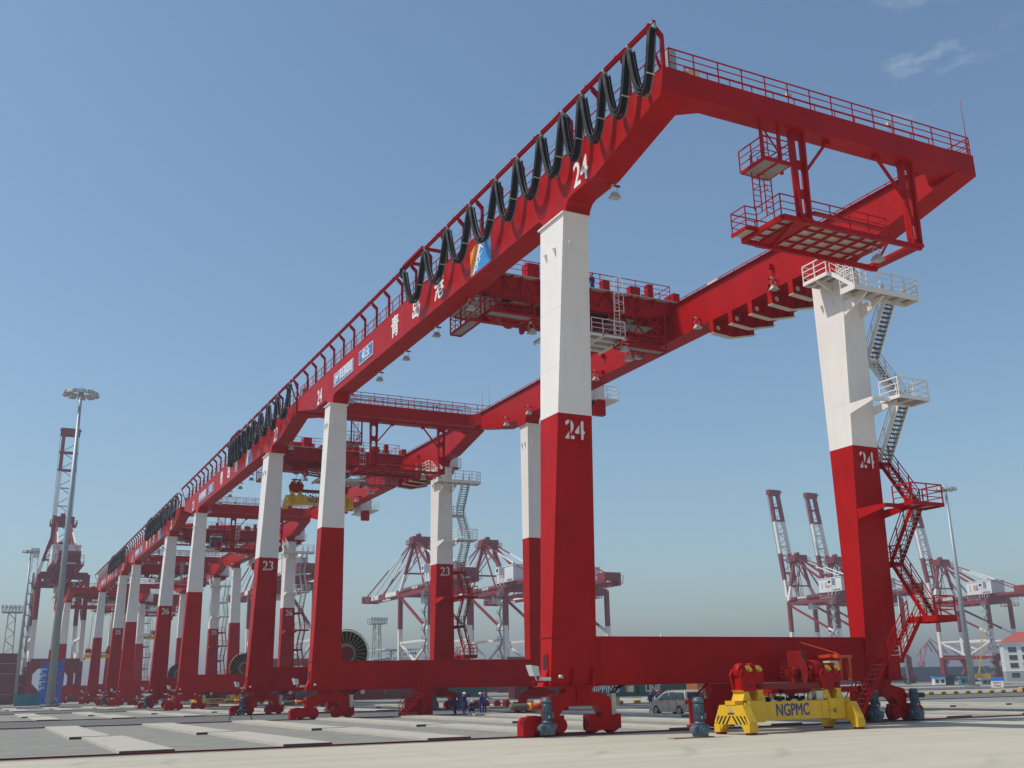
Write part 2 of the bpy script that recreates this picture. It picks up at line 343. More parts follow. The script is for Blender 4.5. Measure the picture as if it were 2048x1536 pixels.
def make_bogie(root, sx, sy, motors=(0,)):
    # local frame: centre under the leg at x=0, mirrored by sx so that the buffer points outwards
    bx, by = sx*9.90, sy*20.60
    def X(u): return -u if sx > 0 else u
    def pr(M, poly, a0, a1, m=0): M.prism([(X(u), w) for u, w in poly], 'y', a0, a1, m)
    M = MB()
    pr(M, [(-.78,2.31),(.95,2.31),(.72,2.0),(1.1,2.0),(1.72,1.78),(1.84,1.6),(1.86,.78),(1.42,.78),(1.22,1.22),(1.08,1.36),(-.62,1.36),(-.82,1.25),(-1.2,.78),(-1.68,.78),(-1.74,1.5),(-1.62,1.78),(-.62,2.02)], -.36, .36)
    M.box(-.95, 1.1, -.5, .5, 2.24, 2.31, 0)
    for yy in (-.44, .36): M.box(X(.2)-.3, X(.2)+.3, yy, yy+.08, 1.5, 2.1, 0)
    M.cyl((X(.2), -.5, 1.75), (X(.2), .5, 1.75), .14, 12, 0)
    for u in (-.35, .75): M.prism([(X(u)-.09, 2.32), (X(u)+.12, 2.32), (X(u)+.02, 3.1)], 'y', -.62, -.36, 0)
    M.bar((X(-.1), -.42, 2.05), (X(.25), -.42, 1.45), .12, .06, 0)
    for c, lo, hi in ((-1.55, -1.0, .78), (1.5, -.9, .9)):
        pr(M, [(c+lo, .22),(c+lo, .86),(c+lo+.05, .98),(c+lo+.35, .98),(c+lo+.35,.84),(c+hi-.45,.84),(c+hi-.1,.96),(c+hi,.96),(c+hi,.30),(c+hi-.3,.22)], -.30, .30)
        M.box(X(c)-.25, X(c)+.25, -.34, .34, .5, .95, 0)
    pr(M, [(-2.98,.06),(-2.98,.72),(-2.78,.92),(-2.45,.92),(-2.45,.06)], -.32, .32)
    o = M.build('bogie', RED, root, (bx, by, 0))
    for u in (-2.0, -.95, .95, 2.0):
        w = MB(); w.cyl((0,-.13,0), (0,.13,0), .40, 20, 0); w.cyl((0,.13,0), (0,.17,0), .45, 20, 0); w.cyl((0,-.32,0), (0,-.13,0), .33, 16, 1); w.cyl((0,-.36,0), (0,-.32,0), .12, 10, 0)
        w.build('wheel', [DRED, RED], o, (X(u), 0, .41+.09))
    for u in motors:
        motor(o, (X(-1.93+u), -.72, .13), 1 if sx < 0 else -1)
    b = MB(); b.cyl((X(-1.75),0,1.40), (X(-2.35),0,1.40), .14, 12, 0); b.cyl((X(-2.35),0,1.40), (X(-2.55),0,1.40), .18, 12, 1)
    b.cyl((X(-2.55),0,1.40), (X(-3.5),0,1.40), .11, 10, 2)
    for i in range(9): b.cyl((X(-2.6-i*.1),0,1.40), (X(-2.65-i*.1),0,1.40), .15, 10, 2)
    b.build('buffer', [ORG, ORL, mat('buffer_rubber', (.13, .115, .09), .7)], o)
    return o
def motor(parent, loc, s=1, name='drive_motor', base=False):
    M = MB()
    M.box(-.27, .3, -.22, .2, .0, .50, 0); M.cyl((0,-.30,.26), (0,-.2,.26), .20, 14, 0); M.cyl((0,-.36,.26), (0,-.30,.26), .11, 12, 0)
    M.prism([(-.3*s,.1),(-.44*s,.22),(-.44*s,.36),(-.3*s,.46)], 'y', -.2, .16, 0); M.prism([(.3*s,.12),(.50*s,.40),(.3*s,.52)], 'y', -.15, .1, 0)
    M.cyl((0,0,.50), (0,0,.62), .24, 14, 0); M.cyl((0,0,.62), (0,0,.98), .185, 14, 0, .2); M.cyl((0,0,.98), (0,0,1.42), .215, 16, 0)
    for i in range(14):
        a = 2*math.pi*i/14; p = Vector((math.cos(a)*.215, math.sin(a)*.215, 0)); M.bar(p+Vector((0,0,.66)), p*1.08+Vector((0,0,1.36)), .02, .035, 0)
    M.box(.12, .32, -.12, .1, .74, .98, 0)
    M.cyl((0,0,1.42), (0,0,1.58), .245, 16, 0); M.cyl((0,0,1.58), (0,0,1.66), .245, 16, 0, .17)
    M.cbox((0,-.205,.80), (.10,.02,.12), 1)
    for x in (-.22, .24): M.cyl((x,-.26,.42), (x,-.2,.42), .035, 6, 0)
    return M.build(name, [MOT, CHM], parent, loc)
def floodlight(root, p, down=True, name='floodlight', sc=1.0, bracket=True):
    M = MB(); s = sc
    if bracket: M.bar((-.45*s,0,0), (.35*s,0,0), .08*s, .10*s, 0); M.cyl((-.1*s,-.05*s,.05*s), (-.1*s,.1*s,.05*s), .12*s, 10, 1)
    M.tube([(-.16*s,0,-.04*s), (-.26*s,0,-.24*s), (-.24*s,0,-.46*s)], .018*s, 5, 1); M.tube([(.1*s,0,-.04*s), (.2*s,0,-.24*s), (.2*s,0,-.46*s)], .018*s, 5, 1)
    M.hexa([(-.28*s,-.22*s,-.72*s), (.28*s,-.22*s,-.72*s), (.28*s,.22*s,-.72*s), (-.28*s,.22*s,-.72*s)], [(-.12*s,-.1*s,-.40*s), (.12*s,-.1*s,-.40*s), (.12*s,.1*s,-.40*s), (-.12*s,.1*s,-.40*s)], 1)
    M.box(-.24*s, .24*s, -.18*s, .18*s, -.745*s, -.722*s, 2)
    return M.build(name, [RED, ALU, LGL], root, p)
def flight(root, p0, p1, w, ax, m, tm, name='stair_flight', steps=None, rails=True):
    # stringers, treads and handrails between two landing edges; w is the half width along ax ('x' or 'y')
    p0, p1 = Vector(p0), Vector(p1); A = Vector((1,0,0)) if ax == 'x' else Vector((0,1,0)); M = MB()
    for s in (-1, 1):
        M.bar(p0+A*(w*s), p1+A*(w*s), .05, .24, 0)
        if rails:
            for hh in (.38, .72, 1.05): M.bar(p0+A*(w*s)+Vector((0,0,hh)), p1+A*(w*s)+Vector((0,0,hh)), .045 if hh > 1 else .03, None, 0)
            for i in range(4):
                q = p0.lerp(p1, i/3)+A*(w*s); j = 1+.15*rnd(); M.bar(q-Vector((0,0,.01*j)), q+Vector((0,0,1.05)), .045*j, None, 0)
    n = steps or max(3, round(abs(p1.z-p0.z)/.24)); D = (p1-p0); D.z = 0; D.normalize()
    for i in range(1, n):
        q = p0.lerp(p1, i/n); a = q-D*.13; b = q+D*.13
        M.hexa([a-A*w-Vector((0,0,.03)), a+A*w-Vector((0,0,.03)), b+A*w-Vector((0,0,.03)), b-A*w-Vector((0,0,.03))] if True else None,
               [a-A*w, a+A*w, b+A*w, b-A*w], 1)
    return M.build(name, [m, tm], root)
def landing(root, x0, x1, y0, y1, z, m, sides, name='stair_landing', beams=None, th=.16):
    M = MB(); M.box(x0, x1, y0, y1, z-.045, z, 1)
    M.box(x0-.03, x1+.03, y0-.05, y0, z-th, z+.05, 0); M.box(x0-.03, x1+.03, y1, y1+.05, z-th, z+.05, 0); M.box(x0-.05, x0, y0, y1, z-th, z+.05, 0); M.box(x1, x1+.05, y0, y1, z-th, z+.05, 0)
    for k in range(1, max(2, int((x1-x0)/.9))): xx = lerp(x0, x1, k/max(2, int((x1-x0)/.9))); M.box(xx-.03, xx+.03, y0, y1, z-th, z-.046, 0)
    e = {'n': [(x0,y0,z),(x1,y0,z)], 'f': [(x0,y1,z),(x1,y1,z)], 'l': [(x0,y0,z),(x0,y1,z)], 'r': [(x1,y0,z),(x1,y1,z)]}
    for s in sides: M.rail(e[s], 1.1, 3, 1.1, .031, 0)
    for p, q, h0, h1 in (beams or []):   # tapered cantilever plates: deep at p, shallow at q
        p, q = Vector(p), Vector(q); d = (q-p).normalized(); n = d.cross(Vector((0,0,1)))*.06
        M.hexa([p-n-Vector((0,0,h0)), q-n-Vector((0,0,h1)), q+n-Vector((0,0,h1)), p+n-Vector((0,0,h0))], [p-n, q-n, q+n, p+n], 0)
    return M.build(name, [m, GRT], root)

def make_crane():
    root = empty('gantry_crane')
    for sx in (-1, 1):
        for sy in (-1, 1):
            lg = make_leg(root, sx, sy); make_bogie(root, sx, sy, (0, 3.05) if sx > 0 and sy < 0 else ((0,) if sy < 0 else ()))
    for sy in (-1, 1):
        M = MB(); y0, y1 = sorted((sy*20.965, sy*19.975)); M.box(-8.86, 8.86, y0, y1, ZB, ZS-.02, 0)
        M.box(-8.9, 8.9, y0-.05, y1+.05, ZS-.02, ZS+.01, 0); M.box(-8.9, 8.9, y0-.04, y1+.04, ZB-.03, ZB, 0)
        for sx in (-1, 1):   # flared foot plates under the legs
            a, b = sorted((sx*8.7, sx*11.75)); M.prism([(sx*11.40,3.1),(sx*11.72,ZB),(sx*11.2,ZB)], 'y', y0+.2, y1-.2, 0); M.box(a, b, y0-.15, y1+.15, ZB-.05, ZB-.001, 0)
        M.build('sill_beam', RED, root)
        # anchor frame hanging from the middle of the sill, with its box
        ax = -1.15; yf = sy*20.47
        M = MB(); M.prism([(ax-.75,ZB-.05),(ax+1.05,ZB-.05),(ax+.55,1.5),(ax+.62,.12),(ax-.62,.12),(ax-.55,1.5)], 'y', yf-.3, yf+.3, 0)
        M.box(ax-1.75, ax-.72, yf-.45, yf+.35, .30, 1.55, 0); M.box(ax-1.9, ax-.2, yf-.5, yf+.4, .16, .27, 0)
        M.bar((ax-1.7, yf, 1.55), (ax-.7, yf, 2.3), .08, None, 0); M.cyl((ax-1.2, yf-.1, 1.55), (ax-1.2, yf-.1, 1.85), .12, 8, 1)
        M.build('anchor_frame', [RED, CBG], root)
    # girders
    for sx in (-1, 1):
        prof = [(-31.609,29.963),(31.609,29.963),(31.609,28.741),(25.17,27.369),(21.95,27.369)]
        prof += [(21.95-.55*math.sin(R(t)), 27.369-.55+.55*math.cos(R(t))) for t in (30,60,90)]+[(21.4,26.602),(19.75,26.602)]
        prof += [(19.75-.0, 26.82)]+[(19.2+.55*math.cos(R(t)), 26.819+.55*math.sin(R(t))) for t in (30,60,90)]
        prof += [(-19.0,27.369)]+[(-19.0-.55*math.sin(R(t)), 26.819+.55*math.cos(R(t))) for t in (30,60,90)]+[(-19.55,26.602),(-22.1,26.602)]
        prof += [(-22.1-.75+.75*math.cos(R(t)), 26.619+.75*math.sin(R(t))) for t in (0,30,60,90)]+[(-25.17,27.369),(-31.609,28.741)]
        x0, x1 = sorted((sx*10.314, sx*8.802)); M = MB(); M.prism(prof, 'x', x0, x1, 0)
        M.box(x0-(.22 if sx > 0 else .02), x1+.02, -31.62, 31.62, 29.963, 29.995, 0)
        xr = sx*9.15; M.box(xr-.05, xr+.05, -30, 30, 29.995, 30.14, 1)
        for y in range(-24, 25, 4): M.box(x0-.004, x1+.004, y-.012, y+.012, 27.6, 29.9, 0)
        g = M.build('girder', [RED, GLV], root)
        M = MB(); xo = sx*10.15; M.rail([(xo,-31.4,29.99),(xo,31.4,29.99)], 1.1, 2, 1.45, .024, 0)
        M.build('handrail', RED, root)
    # sockets on the right hand girder's inner face
    for y, z in ((-16.5, 28.9), (-16.2, 27.55), (5, 29.0), (5.2, 27.6), (-3, 27.5)):
        M = MB(); M.box(8.45, 8.8, y-.12, y+.12, z-.15, z+.15, 0); M.build('socket_bracket', RED, root)
    # end ties
    for sy in (-1, 1):
        y0, y1 = sorted((sy*31.607, sy*30.55)); M = MB(); M.box(-8.802, 8.802, y0, y1, 28.743, 29.961, 0)
        for sx in (-1, 1):
            M.prism([(sx*8.80, sy*30.55), (sx*8.80, sy*29.7), (sx*7.6, sy*30.55)], 'z', 28.75, 29.94, 0)
        M.build('end_tie', RED, root)
        M = MB(); M.rail([(-9.9,y0+.06,29.99),(10.2,y0+.06,29.99)], 1.12, 3, 1.4, .026, 0)
        M.rail([(10.2,y0+.06,29.99),(10.2,y1+.7,29.99)], 1.12, 3, 1.2, .026, 0)
        M.rail([(-8.3,y1-.05,29.965),(8.2,y1-.05,29.965)], 1.12, 3, 1.4, .022, 0)
        M.build('walkway_railing', RED, root)
        # antenna on the right corner
        M = MB(); M.cyl((0,0,0), (0,0,3.6), .028, 6, 0, .012); M.build('antenna', RED, root, (10.25, y0+.2, 30.0))
    M = MB(); M.box(-.22, .22, -.2, .2, 0, 1.5, 0); M.box(-.25, .25, -.23, .23, 1.5, 1.53, 0); M.build('electric_cabinet', mat('cabinet_grey', (.30, .36, .38), .5), root, (-9.35, -30.9, 29.99))
    M = MB(); M.box(-.35, .35, -.3, .3, 0, .42, 0); M.build('junction_box', CRM, root, (-8.35, -31.1, 29.99))
    M = MB(); M.box(-.3, .3, -.6, .6, 0, .55, 0); M.build('junction_box', CRM, root, (9.5, -9.6, 29.99))
    # walkway lamps on the end tie
    for x in (-1.8, 5.2):
        M = MB(); M.bar((0,0,0), (0,0,1.15), .03, None, 0); M.cbox((0,-.05,1.25), (.3,.16,.18), 1); M.build('walkway_lamp', [GLV, ALU], root, (x, -30.6, 29.96))
    # festoon rail with its brackets
    M = MB(); M.box(-11.02, -10.82, -32.0, 31.5, 32.0, 32.03, 0); M.box(-11.02, -10.82, -32.0, 31.5, 31.84, 31.87, 0); M.box(-10.94, -10.90, -32.0, 31.5, 31.87, 32.0, 0)
    y = -31.5
    while y < 31.6:
        M.box(-10.28, -10.12, y-.08, y+.08, 29.99, 31.75, 0); M.hexa([(-10.28,y-.08,31.6),(-10.12,y-.08,31.75),(-10.12,y+.08,31.75),(-10.28,y+.08,31.6)], [(-10.65,y-.08,31.95),(-10.5,y-.08,32.12),(-10.5,y+.08,32.12),(-10.65,y+.08,31.95)], 0)
        M.box(-11.0, -10.5, y-.07, y+.07, 32.03, 32.13, 0); y += 2.87
    for s in (-1, 1): M.bar((-10.92,s*31.3,31.9), (-10.2,s*31.3,30.0), .1, None, 0)
    M.build('festoon_rail', RED, root)
    # floodlights under the girders
    for y in (-24.75, -6.6, -.6, 5.5, 11.6, 19.0): floodlight(root, (-8.85, y, 27.33))
    for y in (-16.8, -8.4, -.5, 6.0, 18.4, 23.2): floodlight(root, (8.5, y, 27.85))
    # maintenance platform hanging from the near end tie
    M = MB()
    for x, s in ((-1.95, -1), (5.55, 1)):
        for xe in (-.42, .30): M.hexa([(x+xe*.8,-31.2,24.0),(x+xe*.8+.1,-31.2,24.0),(x+xe*.8+.1,-30.8,24.0),(x+xe*.8,-30.8,24.0)], [(x+xe,-31.2,28.7),(x+xe+.12,-31.2,28.7),(x+xe+.12,-30.8,28.7),(x+xe,-30.8,28.7)], 0)
        for za, zb in ((28.7,28.35),(27.25,26.75),(25.65,25.15),(24.35,24.05)):
            M.prism([(x-.40,za),(x+.40,za),(x+.36,zb),(x-.36,zb)], 'y', -31.03, -30.97, 0)
        for za, zb in ((28.35,27.25),(26.75,25.65),(25.15,24.35)):      # web left beside each oval opening
            for sg in (-1, 1): M.prism([(x+sg*.38,za),(x+sg*.12,za),(x+sg*.20,za-.18),(x+sg*.20,zb+.18),(x+sg*.12,zb),(x+sg*.34,zb)], 'y', -31.03, -30.97, 0)
        M.bar((x-s*2.1 if s > 0 else x+2.0, -31.0, 28.7), (x-s*.3, -31.0, 26.6), .13, None, 0)
        M.cbox((x-s*2.1 if s > 0 else x+2.0, -31.0, 28.62), (.3,.3,.2), 0)
        M.box(x-.35, x+.35, -31.25, -27.6, 23.88, 24.05, 0)
    z = 24.0
    for y in (-31.1, -28.0): M.box(-3.4, 5.8, y-.09, y+.09, z-.26, z, 0)
    M.box(-3.5, -3.32, -31.1, -28.0, z-.26, z, 0)
    for x in (-2.4, -1.4, -.5, .4, 1.3, 2.2, 3.1): M.box(x-.035, x+.035, -31.0, -28.1, z-.14, z-.02, 0)
    for y in (-30.3, -29.55, -28.8): M.box(-3.2, 3.6, y-.03, y+.03, z-.13, z-.02, 0)
    M.bar((3.6,-31.0,z-.1), (5.5,-28.2,z-.1), .1, None, 0); M.bar((-2.6,-31.0,z-.2), (-1.6,-28.2,z-.2), .07, None, 0)
    M.box(-3.3, 3.6, -31.0, -28.1, z+.02, z+.05, 2); M.box(-4.1, -3.52, -29.2, -28.1, z-.06, z-.03, 2); M.box(-4.15, -4.1, -29.25, -28.05, z-.15, z+.05, 0); M.box(-4.15, -3.5, -29.26, -29.2, z-.15, z+.05, 0)
    M.rail([(-4.1,-28.1,z),(-4.1,-29.2,z),(-3.4,-29.2,z),(-3.4,-31.0,z),(-2.4,-31.0,z)], 1.15, 3, 1.2, .024, 0)
    M.rail([(-1.5,-31.0,z),(3.6,-31.0,z),(3.6,-28.1,z),(-4.1,-28.1,z)], 1.15, 3, 1.4, .024, 0)
    M.box(-1.6, 3.7, -31.35, -31.15, z+.3, z+.42, 0)
    M.build('maintenance_platform', [RED, BK, mat('platform_plate', (.48, .47, .44), .5)], root)
    # upper cage with ladder
    M = MB(); z = 26.0
    M.box(-5.3, -3.6, -32.3, -30.5, z, z+.14, 0); M.box(-5.18, -4.55, -32.15, -30.65, z-.012, z-.003, 1); M.box(-4.35, -3.72, -32.15, -30.65, z-.012, z-.003, 1)
    M.rail([(-5.3,-30.5,z+.1),(-5.3,-32.3,z+.1),(-3.6,-32.3,z+.1),(-3.6,-30.5,z+.1)], 1.1, 3, 1.0, .024, 0)
    for x in (-4.4, -3.3): M.bar((x,-31.2,z+.1), (x,-31.2,28.7), .13, None, 0)
    M.bar((-4.4,-31.2,28.6), (-3.3,-31.2,27.2), .06, None, 0); M.bar((-3.3,-31.2,27.2), (-4.4,-31.2,z+.2), .06, None, 0)
    for x in (-3.95, -3.5): M.bar((x,-30.6,24.0), (x,-30.6,28.7), .045, None, 0)
    for i in range(15): M.bar((-3.95,-30.6,24.2+i*.3), (-3.5,-30.6,24.2+i*.3), .028, None, 0)
    for x in (-4.95, -4.5): M.bar((x,-30.9,24.0), (x,-30.9,26.9), .045, None, 0)
    for i in range(9): M.bar((-4.95,-30.9,24.2+i*.3), (-4.5,-30.9,24.2+i*.3), .028, None, 0)
    for zz in (25.0, 25.6, 26.9): M.tube([(-4.95,-30.9,zz),(-5.05,-31.35,zz),(-4.72,-31.6,zz),(-4.4,-31.35,zz),(-4.5,-30.9,zz)], .02, 5, 0)
    M.build('ladder_cage', [RED, GRT], root)
    floodlight(root, (4.0, -29.8, 24.15), sc=1.1)
    # brackets of the electrical house, each with a cream bottom flange
    for i, y in enumerate((-9.7, -11.85, -14.0, -16.05, -18.1)):
        M = MB(); M.prism([(8.75,27.365),(8.75,26.4),(10.4,26.25),(12.6,26.75),(12.6,27.36)], 'y', y-.03, y+.03, 0)
        M.hexa([(8.7,y-.22,26.36),(10.4,y-.22,26.21),(10.4,y+.22,26.21),(8.7,y+.22,26.36)], [(8.7,y-.22,26.40),(10.4,y-.22,26.25),(10.4,y+.22,26.25),(8.7,y+.22,26.40)], 1)
        M.hexa([(10.4,y-.22,26.21),(12.6,y-.22,26.71),(12.6,y+.22,26.71),(10.4,y+.22,26.21)], [(10.4,y-.22,26.25),(12.6,y-.22,26.75),(12.6,y+.22,26.75),(10.4,y+.22,26.25)], 1)
        M.box(8.72, 8.86, y-.22, y+.22, 26.4, 27.36, 0)
        for x in (9.8, 11.0, 12.0): M.box(x-.03, x+.03, y-.2, y+.2, 26.6, 27.35, 0)
        M.prism(arc(9.3, 26.85, .17, 0, 360, 12)[:-1], 'y', y-.036, y+.036, 2)
        M.build('cantilever_bracket', [RED, CRM, mat('pale_hole', (.62, .60, .55), .6)], root)
    M = MB(); M.box(10.7, 13.3, -18.6, -9.2, 27.42, 27.5, 0); M.box(11.0, 13.1, -18.3, -9.4, 27.5, 29.85, 1); M.box(10.95, 13.15, -18.35, -9.35, 29.85, 29.93, 1)
    M.rail([(10.8,-9.2,27.5),(13.3,-9.2,27.5),(13.3,-18.6,27.5)], 1.1, 3, 1.4, .024, 0); M.build('electrical_house', [RED, WHT], root)
    M = MB(); M.box(10.5, 12.9, 9.4, 14.5, 26.6, 26.75, 0); M.prism([(9.4,26.6),(12.9,26.6),(12.2,26.1),(10.4,25.8)], 'x', 10.5, 10.6, 0)
    M.box(10.7, 12.3, 10.8, 14.0, 26.75, 28.4, 0); M.rail([(10.5,9.4,26.75),(12.9,9.4,26.75),(12.9,14.5,26.75)], 1.1, 3, 1.1, .024, 0)
    M.box(10.5, 11.6, 9.6, 10.2, 25.2, 26.58, 1); M.build('side_platform', [WHT, RED], root)
    # stairs up the right hand near leg
    xa, xb = 11.55, 12.6; yn, yf = -24.1, -20.9
    zs = [24.8, 21.4, 18.15, 14.9, 11.9, 8.9, 5.65]
    for i in range(6):
        white = zs[i] > 15.7; m = WHT if white else RED
        a, b = (yn+1.1, yf-.0) if i % 2 == 0 else (yf, yn+1.1)
        a2 = (xa+xb)/2+(.0 if i % 2 else .0)
        flight(root, (a2, -23.0 if i % 2 == 0 else -21.0, zs[i]), (a2, -21.0 if i % 2 == 0 else -23.0, zs[i+1]), .40, 'x', m, mat('stair_tread_blue_grey', (.10, .12, .14), .6) if white else GLV)
    for i, z in enumerate(zs[1:-1], 1):
        m = WHT if z > 15.7 else RED
        xo = legxy(z)[0]
        if i % 2:   # far landing against the leg's outer face
            landing(root, xo+.02, 12.6, -21.0, -20.1, z, m, 'fr', beams=[((xo+.0,-20.6,z-.05), (12.5,-20.6,z-.05), .35, .12)])
        else:       # near landing carried by two arms that reach out of the near face
            yo = -legyy(z-.3, False)[0]
            landing(root, 10.3, 12.7, -24.4, -23.0, z, m, 'nrl', beams=[((9.0,yo+.02,z-.03), (9.0+.0,-23.6,z-.03), .62, .22), ((9.0,-23.6,z-.03), (10.3,-23.7,z-.03), .22, .2), ((10.9,yo+.02,z-.03), (10.9,-23.6,z-.03), .5, .2)])
    # lower flights along the sill, with the small landing
    landing(root, 8.2, 9.3, -23.2, -22.3, 3.35, RED, 'n', th=.2)
    landing(root, 11.1, 12.6, -24.3, -22.3, 5.62, RED, 'nr', th=.3)
    flight(root, (11.1, -22.75, 5.55), (9.3, -22.75, 3.35), .42, 'y', RED, GLV)
    flight(root, (8.2, -22.75, 3.35), (5.75, -22.75, .35), .42, 'y', RED, GLV)
    # head platforms round the leg top
    landing(root, 5.2, 6.9, -24.0, -22.0, 25.6, WHT, 'nlf') if False else None
    xi = 9.0
    landing(root, 7.7, 8.9, -22.4, -20.4, 26.1, WHT, 'lf', th=.18, beams=[((8.95,-21.4,26.0), (7.75,-21.4,26.0), .6, .1)])
    flight(root, (8.35, -22.4, 26.1), (8.5, -23.9, 24.85), .36, 'x', WHT, GRT, steps=5)
    landing(root, 8.1, 13.3, -24.1, -23.0, 24.8, WHT, 'nlr', th=.3, beams=[((9.1,-22.15,24.5), (9.1,-24.0,24.5), .9, .1), ((10.5,-22.15,24.5), (10.5,-24.0,24.5), .9, .1)])
    # floodlight and beacon at the foot of the near left leg, cable boxes
    for sy in (-1, 1):
        M = MB(); M.box(-.55, .3, -.06, .06, -.08, 0, 0); M.box(-.15, .35, -.14, .14, 0, .16, 1)
        M.bar((-.35,0,0), (-.42,0,.22), .05, None, 1)
        M.hexa([(-.60,-.25,.22),(-.30,-.25,.22),(-.30,.25,.22),(-.60,.25,.22)], [(-.78,-.28,.72),(-.36,-.25,.66),(-.36,.25,.66),(-.78,.28,.72)], 1); M.build('floodlight', [RED, mat('lamp_white', (.62, .62, .58), .4)], root, (-11.9, sy*20.97-.2, 2.55))
        M = MB(); M.cyl((0,0,0), (0,0,.3), .03, 6, 1); M.cyl((0,0,.3), (0,0,.45), .12, 10, 0, .10); M.build('beacon', [ALU, RED], root, (-11.1, -21.45 if sy < 0 else 19.6, 2.35))
        M = MB(); M.box(-.13, .13, -.2, .2, .85, 1.9, 0); M.tube([(0,0,1.9),(.1,-.1,2.15),(.6,-.1,2.3)], .04, 6, 1); M.tube([(.1,0,1.9),(.2,-.2,2.1),(.6,-.2,2.28)], .04, 6, 1); M.box(.75, 1.0, -.5, -.2, 1.95, 2.25, 0)
        M.build('cable_box', [CRM, BLK], root, (-7.75, sy*20.5, 0))
    return root

XC = 35.92
YC = {24: 66.0, 23: 129.9, 26: 196.9, 25: 259.7}
crane = make_crane()
LAB = {24: 'nearest red and white rail gantry crane, numbered 24, with black cable loops along its girder',
       23: 'red and white rail gantry crane numbered 23, second in the row from the camera',
       26: 'red and white rail gantry crane numbered 26, third in the row, behind crane 23',
       25: 'red and white rail gantry crane numbered 25, fourth in the row, behind crane 26'}
GRP = 'rail gantry cranes standing in line along the yard'
cranes = {}
for i, n in enumerate((24, 23, 26, 25)):
    o = crane if i == 0 else copy_tree(crane)
    o.location = (XC, YC[n], 0); tag(o, LAB[n], 'gantry crane', GRP); cranes[n] = o
# further cranes of the same kind by the quay
far_cr = []
for x, y, lb in ((30.4, 336, 'distant gantry crane between the tall grey lamp mast and crane 25'), (44.5, 352, 'distant gantry crane seen between the legs of cranes 25 and 26')):
    o = copy_tree(crane); o.location = (x, y, 0); tag(o, lb, 'gantry crane', 'gantry cranes far off near the quay'); far_cr.append(o)

# lettering, signs, festoon cables: per crane
def loops(root, ys, n_strands=12):
    for a, b in zip(ys, ys[1:]):
        w = (b-a)/2; M = MB(); rs = random.Random(int(a*10)); sg0 = 3.0+rs.uniform(-.16,.14)
        for k in range(n_strands):
            x = -10.92+(k % 4-1.5)*.115; sag = sg0+rs.uniform(-.09,.09)-(k//4)*.13; rr = .044 if k < 9 else .022; ins = .06+.085*(k//4)
            pts = []
            for i in range(17):
                u = -1+2*i/16; uu = abs(u)**2.5
                pts.append((x+rs.uniform(-.008,.008), (a+b)/2+u*(w-ins)*(.90+.10*uu), 31.62-sag*(1-uu)))
            M.tube(pts, rr, 5, 0 if k not in (3, 10) else 1)
        for u, zz in ((-.62, 29.5), (.62, 29.5)):
            M.cbox((-10.92, (a+b)/2+u*w*.95, zz), (.44, .07, .03), 2)
        if w > .8:
            M.tube([(-10.9, a+.1, 31.6)]+[(-10.86, lerp(a, b, t), 31.5-.9*4*t*(1-t)) for t in (.15,.3,.5,.7,.85)]+[(-10.9, b-.1, 31.6)], .008, 4, 0)
        M.build('festoon_cable', [BLK, CBG, CRM], root)
    for y in ys:
        M = MB(); M.box(-11.0, -10.84, y-.14, y+.14, 31.60, 31.83, 0); M.cyl((-11.06,y,31.93),(-10.78,y,31.93), .07, 8, 0); M.cyl((-11.12,y,31.62),(-10.72,y,31.62), .09, 8, 1)
        M.build('cable_carriage', [GLV, BLK], root)
LY = {24: [34.1,36.2,38.45,40.7,42.7,45.2,48.1,51.0,54.8,58.5,62.5,66.6], 23: [98.5,103.4,107.2,110.8,114.2,117.0,119.5,121.6,123.3,124.7,125.8,126.8],
      26: [165.6,170,174,178,181.5,185,188,190.5,193,195,196.6,198], 25: [228.4,232,236,240,243.5,247,250,252.5,254.5,256,257,258]}
TRY = {24: 64.0, 23: 122.6, 26: 192.5, 25: 250.0}
